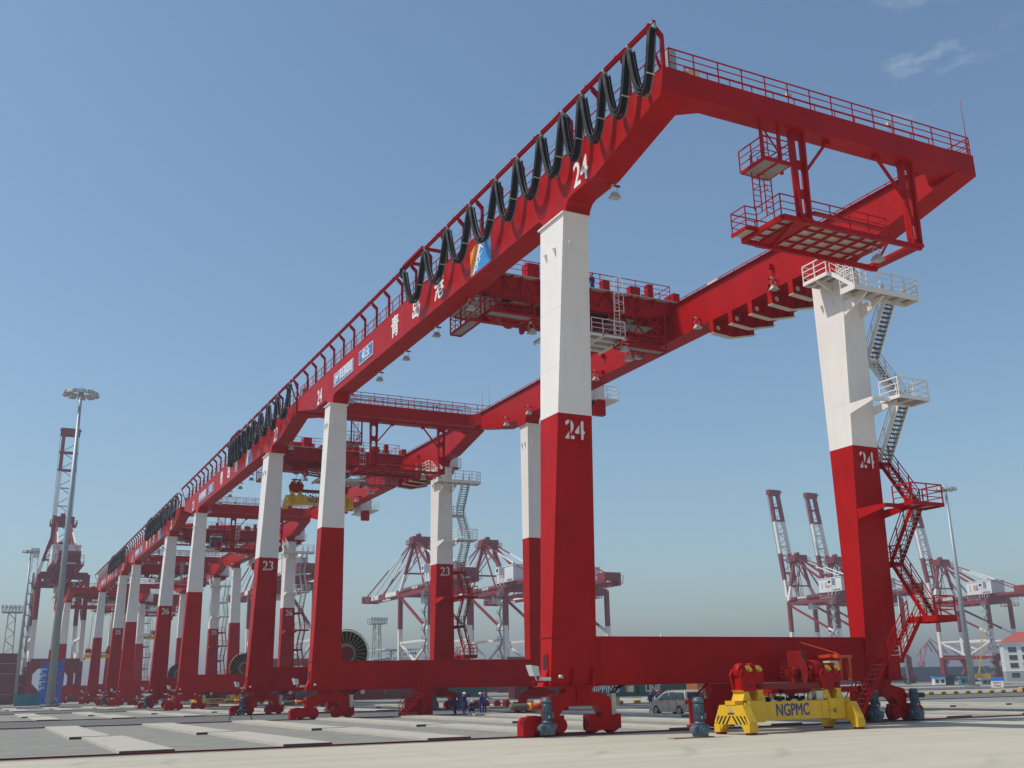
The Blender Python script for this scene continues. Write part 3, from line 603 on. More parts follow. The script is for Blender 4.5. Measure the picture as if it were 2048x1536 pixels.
for n, root in cranes.items():
    loops(root, [y-YC[n] for y in LY[n]])
    s = str(n); N = (-10.314-.006)
    for yc, w in ((-23.85, 1), (23.95, 1)):
        M = MB(); put_text(M, s, (N, yc, 28.2), MY, PZ, 1.95, .78, .035, 0); M.build('crane_number', WL, root)
    for ch, y in (('青', 4.1), ('岛', -.25), ('港', -4.55)): M = MB(); put_text(M, ch, (N, y, 28.6), MY, PZ, 1.8, .95, .05, 0); M.build('character', WL, root)
    for sx in (-1, 1):
        z = 14.75; yf = -legyy(z, False)[0]-.012; cx = sx*9.95 if sx < 0 else 9.98
        tilt = Vector((0, -(22.286-20.977)/24.285, 1)).normalized(); M = MB()
        put_text(M, s[0], (cx-.30, yf, z), PX, tilt, 1.35, .80, .04, 0); put_text(M, s[1], (cx+.30, yf, z), PX, tilt, 1.35, .80, .04, 0)
        for q in (-.31, .29): M.box(cx+q-.03, cx+q+.02, yf-.07, yf-.02, z-.62, z+.62, 1)
        M.build('leg_number', [WL, RED], root)
    # terminal emblem
    M = MB(); y0, y1, z0, z1 = -9.8, -12.85, 27.50, 29.82; x = N
    def q(pts, m, off): M.add([(x-off, a, b) for a, b in pts], [tuple(range(len(pts)))], m)
    q([(y0, z0), (y0-.35, z0), (y0-1.55, z1-.5), (y0-1.15, z1-.28), (y0, z1-.65)], 0, .001)
    q([(y0-.35, z0), (y1, z0), (y1, z1), (y0-1.15, z1-.28), (y0-1.55, z1-.5)], 1, .001)
    q([(y0-.30, z0), (y0-.52, z0), (y0-1.95, z1-.25), (y0-1.55, z1-.25)], 2, .004)
    d = Vector((0, -1.5, 1.9)).normalized(); put_text(M, 'QQCTU', (x-.006, y0-1.45, z0+1.05), d, Vector((0, d.z, -d.y)), .62, 1, .02, 2)
    M.build('emblem', [ORL, mat('logo_blue', (.04, .24, .58), .45), WL], root)
    for txt, y0, y1, sx_, sz in (('40.5t', 12.45, 9.0, .82, 1.15), ('QMP 青岛港机制造', 19.4, 14.0, .62, .98)):
        M = MB(); M.box(N-.06, N, y1, y0, 27.95, 29.1, 1); M.box(N-.066, N-.061, y1+.07, y0-.07, 28.02, 29.03, 0)
        put_text(M, txt, (N-.072, (y0+y1)/2, 28.52), MY, PZ, sz, sx_, .03, 1); M.build('sign_board', [BLU, WL], root)
bpy.context.view_layer.update()
for r in far_cr:
    loops(r, [-31, -27, -24, -21, -18.5, -16.5, -15, -14, -13])

# cable reels of the cranes behind
def reel(root, x, y, z, r=2.5):
    M = MB(); o2 = []
    M.cyl((0,-.16,0),(0,.16,0), r*.93, 40, 1); M.cyl((0,-.19,0),(0,.19,0), r*.42, 28, 2)
    for yy in (-.24, .24):
        M.tube([(r*math.cos(R(a)), yy, r*math.sin(R(a))) for a in range(0, 360, 10)], .035, 5, 0, True)
        for i in range(28):
            a = 2*math.pi*i/28; M.bar((.42*r*math.cos(a), yy*.9, .42*r*math.sin(a)), (r*math.cos(a), yy, r*math.sin(a)), .045, None, 0)
    M.cyl((0,-.5,0),(0,-.2,0), .75, 16, 3); M.box(-.9, .9, .25, .9, -r-.2, .5, 3)
    return M.build('cable_reel', [YL2, BLK, mat('reel_hub', (.30,.27,.20), .6), DRED], root, (x, y, z))
for n in (23, 26, 25): reel(cranes[n], -1.4 if n == 23 else 3.1, -21.7, 5.9 if n == 23 else 5.9)

# bare drum, electrics platform and guide arm on the sill of the nearest crane
root = cranes[24]
M = MB(); z = 2.0; x0, x1, y0, y1 = .6, 6.0, -23.2, -21.3
M.box(x0, x1, y0, y0+.12, z-.28, z, 0); M.box(x0, x1, y1-.12, y1, z-.28, z, 0); M.box(x0, x0+.12, y0, y1, z-.28, z, 0); M.box(x1-.12, x1, y0, y1, z-.28, z, 0); M.box(x0+.1, x1-.1, y0+.1, y1-.1, z-.06, z-.02, 1)
M.prism([(x0+.4,z-.28),(x0+1.0,z-.28),(x0+.8,z-.5),(x0+.6,z-.5)], 'y', y0, y0+.1, 0)
for x in (x0+.7, x0+1.25): M.tube([(x,y0+.1,z),(x,y0+.1,z+.85),(x,y0+.2,z+1.05),(x,y0+.5,z+1.05),(x,y0+.6,z+.85),(x,y0+.6,z)], .03, 6, 0)
M.bar((x0+.7,y0+.1,z+.6), (x0+1.25,y0+.1,z+.6), .03, None, 0)
for x in (x0+.2, x1-.3): M.bar((x,y1-.05,z-.1), (x,-20.96,3.3), .1, None, 0)
M.build('reel_platform', [RED, GRT], root)
M = MB(); M.cyl((2.95,-22.3,2.75), (3.95,-22.3,2.75), .62, 24, 0); M.cyl((2.6,-22.3,2.75), (2.66,-22.3,2.75), .82, 24, 1); M.box(2.62, 2.95, -22.7, -21.6, 2.0, 3.85, 1); M.cyl((2.2,-22.3,2.75),(2.6,-22.3,2.75), .3, 12, 1)
for i in range(10):
    a = R(36*i); M.bar((1.9,-22.3,2.75), (1.9+.02,-22.3+.55*math.cos(a),2.75+.55*math.sin(a)), .04, None, 1)
M.build('hoist_drum', [RED, DRED], root)
M = MB(); M.box(4.35, 4.95, -22.9, -22.4, 2.6, 3.3, 0); M.box(4.5, 4.8, -22.8, -22.5, 2.0, 2.6, 1); M.build('control_cabinet', [CRM, RED], root)
M = MB(); M.bar((5.3,-21.0,3.55), (5.3,-22.6,3.6), .22, .16, 0); M.box(5.1, 6.1, -22.75, -22.45, 3.45, 3.6, 0); M.prism([(5.25,3.45),(5.4,3.45),(5.33,2.3),(5.27,2.3)], 'y', -22.7, -22.5, 0); M.prism([(5.85,3.45),(6.05,3.45),(6.0,2.3),(5.93,2.3)], 'y', -22.7, -22.5, 0)
M.bar((4.1,-20.98,4.35), (5.3,-22.5,3.7), .05, None, 0); M.build('cable_guide', ORG, root)

# ------------------------------------------------------------------ trolleys with cabin
def make_trolley():
    r = empty('crane_trolley')
    M = MB()
    for y in (-2.6, 2.6): M.prism([(-9.0,30.25),(9.0,30.25),(9.0,29.5),(6.5,28.75),(-6.5,28.75),(-9.0,29.5)], 'y', y-.35, y+.35, 0)
    for x in (-8.6, -4.2, 0, 4.2, 8.6): M.box(x-.3, x+.3, -2.25, 2.25, 29.3, 30.2, 0)
    M.prism([(-5.5,29.0),(5.0,29.0),(4.2,28.15),(1.5,27.85),(-1.5,28.3),(-4.6,28.2)], 'y', -1.1, 1.1, 0)
    M.box(-9.4, 9.2, -3.4, 3.4, 30.25, 30.31, 1)
    for x in (-7, -5, -3, -1, 1, 3, 5, 7): M.box(x-.06, x+.06, -3.4, 3.4, 30.10, 30.24, 0)
    M.build('frame', [RED, mat('deck_plate', (.45, .46, .45), .55)], r)
    for x in (-9.15, 9.15):
        for y in (-2.6, 2.6):
            w = MB(); w.cyl((-.09,0,0),(.09,0,0), .33, 18, 0); w.box(-.3, .3, -.6, .6, .02, .62, 1); w.cyl((.3,0,.2),(.45,0,.2), .25, 12, 1); w.build('travel_wheel', [DRED, RED], r, (x, y, 30.47))
    M = MB(); M.rail([(-8.7,-3.4,30.3),(8.4,-3.4,30.3),(8.4,3.4,30.3),(-8.7,3.4,30.3),(-8.7,-3.4,30.3)], 1.15, 3, 1.5, .024, 0); M.build('deck_railing', RED, r)
    M = MB(); M.cyl((-5.5,0,31.1),(-1.8,0,31.1), .55, 20, 0); M.cyl((1.2,0,31.1),(4.6,0,31.1), .55, 20, 0)
    for x in (-5.7, -1.7, 1.0, 4.7): M.box(x-.12, x+.12, -.6, .6, 30.3, 31.4, 0)
    M.box(-.9, .6, -.7, .7, 30.3, 31.3, 0); M.cyl((-.9,1.6,30.9),(.8,1.6,30.9), .38, 14, 2); M.cyl((4.9,-.9,30.8),(6.1,-.9,30.8), .32, 14, 2)
    M.prism([(-7.6,30.3),(-5.9,30.3),(-6.1,31.0),(-7.4,31.1)], 'y', -1.3, 1.2, 0); M.box(6.6, 7.6, -2.2, -1.2, 30.3, 31.0, 1); M.box(5.6, 6.3, -2.4, -1.8, 30.3, 31.0, 2)
    M.box(-3.6, -2.6, -2.9, -2.0, 30.3, 31.6, 0)
    M.build('hoist_machinery', [RED, GRT, GLV], r)
    M = MB()
    for i in range(13):
        x = -8.4+i*1.4
        for sy in (-1, 1): M.prism([(sy*2.95,30.2),(sy*3.4,30.2),(sy*2.95,29.6)], 'x', x-.03, x+.03, 0)
        if abs(x) < 6.6: M.box(x-.02, x+.02, -3.0, -2.95, 28.8, 30.2, 0)
    for x, w, h in ((-7.2,.8,1.5),(-.2,.5,1.1),(2.6,.6,.9),(5.0,.9,.8),(6.6,.5,1.2)): q = MB(); q.box(x, x+w, -3.1, -2.6, 30.31, 30.31+h, 0); q.build('electric_box', RED, r)
    for i in range(7):
        x = -5.5+i*1.7; q = MB(); q.tube([(x,-3.05,29.9),(x+.3,-3.12,29.2),(x+.9,-3.12,29.1),(x+1.2,-3.05,29.8)], .03, 5, 0); q.build('hanging_cable', BLK, r)
    for x0, x1 in ((-6.4,-4.2),(-2.4,-.6),(4.6,6.2),(6.2,7.8)):
        M.bar((x0,-2.6,28.8), (x1,-1.0,28.2), .12, None, 0); M.bar((x0,2.6,28.8), (x1,1.0,28.2), .12, None, 0)
    for x in (3.0, 5.2, 6.6): M.bar((x,-2.9,28.75), (x+.9,-3.0,27.4), .09, None, 0); M.bar((x+.9,-2.9,28.75), (x,-3.0,27.4), .09, None, 0); M.bar((x,-3.0,27.4), (x+.9,-3.0,27.4), .10, None, 0)
    for x in (-3.5, 2.9): q = MB(); q.cyl((x,-.6,28.2),(x,.6,28.2), .55, 16, 0); q.build('rope_sheave', RED, r)
    for a in ((3.6,7.4,-2.3,-1.0,28.3,28.36), (-8.0,-5.4,-2.3,2.3,28.7,28.76)): q = MB(); q.box(*a, 0); q.build('grating_deck', GRT, r)
    M.build('bracing', [RED, BLK, GRT], r)
    # hanging access cages on both sides
    def cage(x0, x1, y0, y1, zb, zt, name='access_cage'):
        M = MB()
        M.box(x0, x1, y0, y1, zb, zb+.05, 1); 
        for a, b, c, d in ((x0,x1,y0,y0),(x0,x1,y1,y1),(x0,x0,y0,y1),(x1,x1,y0,y1)): M.bar((a,c,zb), (b,d,zb), .09, .16, 0); 
        M.rail([(x0,y0,zb),(x1,y0,zb),(x1,y1,zb),(x0,y1,zb),(x0,y0,zb)], 1.1, 3, .9, .024, 0)
        for x, y in ((x0,y0),(x1,y0),(x0,y1),(x1,y1)): M.bar((x,y,zb), (x,y,zt), .08, None, 0)
        return M.build(name, [RED, GRT], r)
    cage(-8.45, -7.65, -3.6, -.2, 26.3, 29.5); cage(3.8, 7.9, -3.2, -2.3, 26.25, 29.4); cage(-6.8, -3.4, -3.4, -2.4, 27.3, 29.0)
    M = MB()
    for x in (4.4, 7.6): M.bar((x,-3.2,28.0), (x-1.2,-2.4,29.6), .08, None, 0); M.bar((x,-2.3,26.3), (x,-2.6,29.5), .10, None, 0)
    M.bar((-3.2,-2.6,27.4), (1.0,-2.6,27.0), .18, None, 0); M.bar((-3.2,-1.4,27.4), (1.0,-1.4,27.0), .18, None, 0); M.bar((1.0,-2.6,27.0), (1.0,-2.6,28.8), .14, None, 0)
    for i in range(9): M.bar((-3.2+i*.5,-2.6,27.4-i*.045), (-3.2+i*.5,-1.4,27.4-i*.045), .04, None, 0)
    for x in (-2.5, 2.4):
        for y in (-.4, .4): q = MB(); q.cyl((x,y,27.7),(x+.15,y,27.7), .38, 16, 0); q.build('rope_sheave', RED, r)
    M.build('cage_hanger', RED, r)
    # cabin
    M = MB(); M.prism([(-3.0,26.95),(-3.3,27.9),(-3.1,29.1),(-.9,29.1),(-.9,26.95)], 'x', -1.1, 1.0, 0)
    M.prism([(-3.02,27.05),(-3.33,27.9),(-3.16,28.7),(-2.6,28.7),(-2.6,27.05)], 'x', -1.115, -1.1, 1); M.add([(-1.0,-3.06,27.05),(.9,-3.06,27.05),(.9,-3.345,27.9),(-1.0,-3.345,27.9)], [(0,1,2,3)], 1); M.add([(-1.0,-3.345,27.95),(.9,-3.345,27.95),(.9,-3.16,28.85),(-1.0,-3.16,28.85)], [(0,1,2,3)], 1)
    M.box(1.0, 1.015, -2.9, -1.4, 27.3, 28.7, 1); M.box(-1.115, -1.1, -2.3, -1.3, 27.4, 28.7, 1)
    M.box(-.9, .8, -2.9, -1.0, 29.1, 29.35, 0); M.bar((0,-2,29.35), (0,-2,30.2), .3, None, 0)
    c = M.build('cabin', [WHT, GL], r)
    M = MB(); M.box(-1.6, 4.1, -3.6, .2, 26.72, 26.8, 1)
    for y in (-3.6, -2.5, -1.4, -.3): M.box(-1.6, 4.1, y, y+.09, 26.55, 26.71, 0)
    for x in (-1.6, .2, 2.1, 4.0): M.box(x, x+.1, -3.6, .2, 26.5, 26.70, 0)
    M.rail([(1.2,-3.55,26.8),(4.05,-3.55,26.8),(4.05,.15,26.8),(1.2,.15,26.8)], 1.1, 3, 1.1, .024, 0)
    for x in (3.35, 3.8): M.bar((x,-3.3,26.8), (x,-3.3,31.2), .045, None, 0)
    for i in range(14): M.bar((3.35,-3.3,27.0+i*.3), (3.8,-3.3,27.0+i*.3), .03, None, 0)
    for z in (28.6, 29.3, 30.0, 30.7, 31.2): M.tube([(3.35,-3.3,z),(3.2,-3.7,z),(3.58,-4.0,z),(3.95,-3.7,z),(3.8,-3.3,z)], .022, 5, 0)
    for x in (3.2, 3.95): M.bar((x,-3.7,28.6), (x,-3.7,31.2), .03, None, 0)
    M.build('cabin_platform', [WHT, GRT], c)
    floodlight(r, (4.1, -3.3, 26.55), sc=1.1); floodlight(r, (-3.1, -2.4, 27.2), sc=1.1); floodlight(r, (-7.4, -2.6, 28.2), sc=1.1); floodlight(r, (5.0, -2.4, 26.2), sc=1.1)
    # tow arm to the festoon
    M = MB(); M.box(-11.1, -9.2, -1.3, -1.1, 31.95, 32.15, 0); M.box(-9.45, -9.25, -1.3, -1.1, 30.3, 32.0, 0); M.box(-11.1, -9.2, 1.5, 1.7, 31.95, 32.15, 0); M.box(-9.45, -9.25, 1.5, 1.7, 30.3, 32.0, 0); M.box(-11.15, -10.95, -1.4, 2.5, 31.98, 32.14, 0)
    M.tube([(-11.0,2.4,32.0),(-11.05,2.9,32.0),(-11.05,3.1,31.6),(-11.0,2.7,31.3)], .12, 8, 1); M.build('tow_arm', [RED, BLK], r)
    return r
tr = make_trolley()
trolleys = {}
TL = {24: 'red hoist trolley with white operator cabin on top of the nearest crane, 24', 23: 'red hoist trolley with white cabin on crane 23, a yellow spreader on ropes below it',
      26: 'red hoist trolley with white cabin on the girders of crane 26', 25: 'red hoist trolley with white cabin on the girders of crane 25'}
for i, n in enumerate((24, 23, 26, 25)):
    o = tr if i == 0 else copy_tree(tr)
    o.location = (XC, TRY[n], 0); tag(o, TL[n], 'crane trolley', 'hoist trolleys on the gantry cranes'); trolleys[n] = o
for i, (x, y) in enumerate(((30.4, 322), (44.5, 340))):
    o = copy_tree(tr); o.location = (x, y, 0)
    tag(o, ['hoist trolley on the distant gantry crane next to the tall grey lamp mast', 'hoist trolley on the distant gantry crane seen between cranes 25 and 26'][i], 'crane trolley', 'trolleys on the distant gantry cranes')

# ------------------------------------------------------------------ spreader
def make_spreader():
    r = empty('container_spreader')
    M = MB(); M.box(-3.75, 3.75, -.5, .5, .62, 1.52, 0)
    for s in (-1, 1): M.box(s*3.0-.55, s*3.0+.55, -.56, .56, .56, 1.6, 0)
    for x in (-2.55, 1.9, 2.7): M.box(x-.03, x+.03, -.53, -.5, .60, 1.62, 0)
    put_text(M, 'NGPMC', (-.35, -.507, 1.08), PX, PZ, .84, .86, .022, 1)
    for i in range(5): put_text(M, 'ABREVST'[i % 7] if False else '-', (2.25+i*.1, -.585, 1.0), PX, PZ, .16, 1, .01, 2)
    M.cyl((2.85,-.60,.98),(2.85,-.565,.98), .11, 10, 2); M.cyl((2.85,-.61,.98),(2.85,-.6,.98), .07, 10, 0)
    M.build('main_beam', [YEL, NAVY, BK], r)
    for s in (-1, 1):
        M = MB(); x = s*4.05
        def P(pts, a, b, m=0): M.prism(pts, 'x', a, b, m)
        a, b = sorted((x-.26, x+.26))
        P([(-1.22,.18),(-1.22,.62),(-.82,1.42),(.82,1.42),(1.22,.62),(1.22,.18),(.85,.18),(.6,.5),(-.6,.5),(-.85,.18)], a, b)
        M.box(a-.03, b+.03, -.35, .35, 1.42, 1.62, 0)
        for y in (-1.04, 1.04):
            M.box(x-.30, x+.30, y-.2, y+.2, .12, .5, 0); M.box(x-.24, x+.24, y-.14, y+.14, 0, .12, 2)
            M.prism([(x-.28*s, .5), (x-.28*s, .9), (x-1.0*s, 1.1), (x-1.0*s, .8)], 'y', y*.4-.05, y*.4+.05, 0)
        # chevron stripes on the outer face
        xf = x+s*.262
        for sy in (-1, 1):
            for k in range(4):
                y0 = sy*(.02+k*.27); w = sy*.13; y3 = lambda v: max(-1.21, min(1.21, v)); z0 = .50 if k < 2 else .30; dy = sy*(.90-z0)*.75
                pts = [(xf, y0, .90), (xf, y0+w, .90), (xf, y3(y0+w+dy), z0), (xf, y3(y0+dy), z0)]; M.add(pts, [(0,1,2,3)], 1)
        put_text(M, 'NGPMC', (xf+s*.002, 0, 1.0), MY if s < 0 else Vector((0,1,0)), PZ, .15, .9, .01, 1)
        M.add([(xf+s*.002, -.16, 1.08), (xf+s*.002, .16, 1.08), (xf+s*.002, 0, 1.34)], [(0,1,2)], 3)
        M.build('end_beam', [YEL, BK, DRED, BGR], r)
        # posts and sheave housing
        M = MB(); x = s*3.0
        for q in (-.5, .5): M.prism([(x+q-.32,1.6),(x+q+.32,1.6),(x+q+.12,2.02),(x+q+.22,2.12),(x+q-.3,2.12),(x+q-.14,2.0)], 'y', -.4, .4, 0)
        M.build('post', YEL, r)
        M = MB()
        for q in (-.36, .36):
            body = [(x-.52+q*.4,2.1),(x+.52+q*.4,2.1),(x+.62+q,2.75),(x+.42+q,3.22),(x-.42+q,3.22),(x-.62+q,2.75)]
            M.prism([(x+q-.36,2.05),(x+q+.36,2.05),(x+q+.56,2.85),(x+q+.38,3.15),(x+q-.38,3.15),(x+q-.56,2.85)], 'y', -.42 if q < 0 else -.30, -.36+.0 if q < 0 else -.24, 0)
            M.prism([(x+q-.36,2.05),(x+q+.36,2.05),(x+q+.56,2.85),(x+q+.38,3.15),(x+q-.38,3.15),(x+q-.56,2.85)], 'y', .24, .36, 0)
            M.cyl((x+q,-.22,3.02),(x+q,.22,3.02), .42, 22, 0); M.prism([(x+q, 2.98)]+arc(x+q, 2.98, .34, 15, 120, 8), 'y', -.47, -.43, 1); M.cyl((x+q+.02,-.49,3.06),(x+q+.02,-.47,3.06), .06, 10, 2); M.bar((x+q-.30,-.45,2.9),(x+q+.30,-.45,2.72), .04, .16, 0)
        M.box(x-.7, x+.7, -.22, .22, 2.1, 2.7, 0); M.cyl((x-.3,-.45,2.3),(x-.3,-.42,2.3), .08, 8, 2); M.cyl((x+.45,-.45,2.3),(x+.45,-.32,2.3), .08, 8, 2)
        M.build('sheave_block', [RED, YEL, BK], r)
    M = MB(); M.box(-2.3, 2.3, -.3, .3, 2.12, 2.42, 0); M.build('head_beam', DRED, r)
    M = MB(); rs = random.Random(3)
    for i in range(14):
        x = -2.1+i*.3; M.cbox((x, rs.uniform(-.3,.3), 1.60+rs.uniform(0,.12)), (.16,.2,.18), 0)
    for i in range(5):
        x = -1.9+i*.9; M.tube([(x,-.2,1.55),(x+.1,-.3,1.95),(x+.4,-.3,2.02),(x+.6,-.2,1.6)], .028, 6, 0)
    q = MB(); q.box(1.75, 2.3, -.35, .1, 1.53, 2.0, 0); q.build('valve_box', CRM, r); q = MB(); q.cyl((1.35,-.2,1.53),(1.35,-.2,1.95), .12, 12, 0); q.build('oil_filter', CRM, r)
    M.build('hydraulic_unit', [BLK, CRM], r)
    return r
sp = make_spreader(); sp.location = (35.15, 40.6, 0); sp.scale = (.90, .92, .92); sp.rotation_euler.z = R(6)
tag(sp, 'yellow spreader with striped ends standing on the concrete under crane 24', 'spreader')
sp2 = copy_tree(sp); sp2.location = (34.9, 121.5, 23.1); sp2.rotation_euler.z = 0; sp2.scale = (.93, 1, 1)
tag(sp2, 'yellow spreader hanging on ropes high under the trolley of crane 23', 'spreader')
M = MB()
for x in (-3.4, -2.6, 2.6, 3.4):
    for y in (-.5, .5): M.cyl((x, y*.5, 3.2), (x*.7, y*1.2, 5.2), .02, 5, 0)
M.box(-3.6,-2.4,-.3,.3,3.55,3.62,0)
M.build('hoist_rope', BLK, sp2)
for lb, x, y, z in (('yellow spreader standing on the ground under crane 26', 33.2, 165.5, 0), ('yellow spreader hanging from the distant gantry crane next to the tall lamp mast', 30.4, 322, 11.5), ('yellow spreader hanging from the distant gantry crane between cranes 25 and 26', 44.5, 340, 17.5)):
    o = copy_tree(sp); o.location = (x, y, z); o.rotation_euler.z = 0; tag(o, lb, 'spreader')
    if z:
        M = MB()
        for xx in (-3, 3):
            for yy in (-.3, .3): M.cyl((xx, yy, 3.2), (xx*.8, yy, 28-z), .035, 5, 0)
        M.build('hoist_rope', BLK, o)

# ------------------------------------------------------------------ loose motor on a plank
pl = MB().box(-1.55, .75, -.22, .22, .006, .05, 0).build('wooden_plank', WOOD, None, (28.75, 39.35, 0), R(4)); tag(pl, 'thin reddish plank on the concrete under the loose grey motor', 'plank')
mo = motor(None, (28.85, 39.35, .052), name='electric_motor'); tag(mo, 'blue grey geared electric motor standing loose on the concrete beside the yellow spreader', 'electric motor')

# ------------------------------------------------------------------ lamp masts
def mast(x, y, h, lb, n=10, r0=.55):
    t = empty('lamp_mast', (x, y, 0), label=lb, cat='lamp mast')
    M = MB(); M.cyl((0,0,.0),(0,0,h), r0, 20, 0, r0*.38); M.cyl((0,0,0),(0,0,.12), r0*1.7, 20, 0); M.build('pole', GLV, t)
    for i in range(10):
        a = 2*math.pi*i/10
    M = MB(); M.cyl((0,0,0),(0,0,.35), r0*2.2, 24, 0); M.build('base_plinth', mat('plinth_concrete', (.2, .19, .17), .9), t)
    M = MB(); R1 = h*.047
    M.tube([(R1*.62*math.cos(2*math.pi*i/16), R1*.62*math.sin(2*math.pi*i/16), h-.2) for i in range(16)], .09, 6, 0, True)
    for i in range(4): a = math.pi*i/2; M.bar((0,0,h-.2), (R1*.75*math.cos(a), R1*.75*math.sin(a), h-.2), .08, None, 0)
    M.cyl((0,0,h-.8),(0,0,h+.5), r0*.7, 12, 0); M.cyl((0,0,h+.5),(0,0,h+3.2), .03, 5, 0); M.build('lamp_ring', GLV, t)
    n = 10
    for i in range(n):
        a = 2*math.pi*(i+.3)/n; L = MB(); s = R1*.42
        L.prism([(-s*.4,s*.25),(s*.55,s*.05),(s*.7,-s*.55),(-s*.1,-s*.42)], 'y', -s*.6, s*.6, 0); L.prism([(s*.62,s*.0),(s*.74,-s*.5),(0,-s*.44),(-.02,-s*.47),(s*.76,-s*.55)], 'y', -s*.5, s*.5, 1)
        L.build('lamp_head', [ALU, LGL], t, (R1*.9*math.cos(a), R1*.9*math.sin(a), h-.25), a)
    return t
mast(14.8, 250, 69.5, 'tall grey floodlight mast at the left, in front of the lone quay crane', 12, .85)
mast(10.5, 330, 42.5, 'slimmer floodlight mast at the far left edge beside the brown containers', 10, .6)
mast(226.5, 192.5, 51.0, 'tall grey floodlight mast at the right, beside crane 24\'s stairs', 12, .8)
mast(292, 275, 33.5, 'small distant floodlight mast seen through the stairs of crane 24', 10, .45)
def lattice(x, y, h, lb, w=1.6):
    t = empty('lattice_tower', (x, y, 0), label=lb, cat='lattice tower'); M = MB(); n = int(h/2.2)
    for sx in (-1, 1):
        for sy in (-1, 1): M.bar((sx*w,sy*w,0), (sx*w*.6,sy*w*.6,h), .22, None, 0)
    for i in range(n):
        a, b = i/n, (i+1)/n; wa, wb = w*(1-.4*a), w*(1-.4*b); f = 1 if i % 2 else -1
        for sy in (-1, 1): M.bar((-wa*f,sy*wa,a*h), (wb*f,sy*wb,b*h), .13, None, 0); M.bar((sy*wa,-wa*f,a*h), (sy*wb,wb*f,b*h), .13, None, 0)
    M.build('frame', GLV, t)
    M = MB(); M.box(-w*1.7, w*1.7, -w*1.5, w*1.5, h, h+.3, 0); M.rail([(-w*1.7,-w*1.5,h+.3),(w*1.7,-w*1.5,h+.3),(w*1.7,w*1.5,h+.3),(-w*1.7,w*1.5,h+.3)], 1.8, 3, 1.0, .07, 0)
    for i in range(6):
        xx = -w*1.7+i*w*.68; M.box(xx-.3, xx+.3, -w*1.6, -w*1.3, h+1.2, h+2.4, 1)
    M.build('lamp_platform', [GLV, ALU], t)
lattice(9.0, 400, 29.5, 'grey lattice floodlight tower at the far left horizon', 1.9)
lattice(130.5, 372, 25.0, 'pale lattice floodlight tower left of the quay cranes, above the sill of crane 24', 1.7)

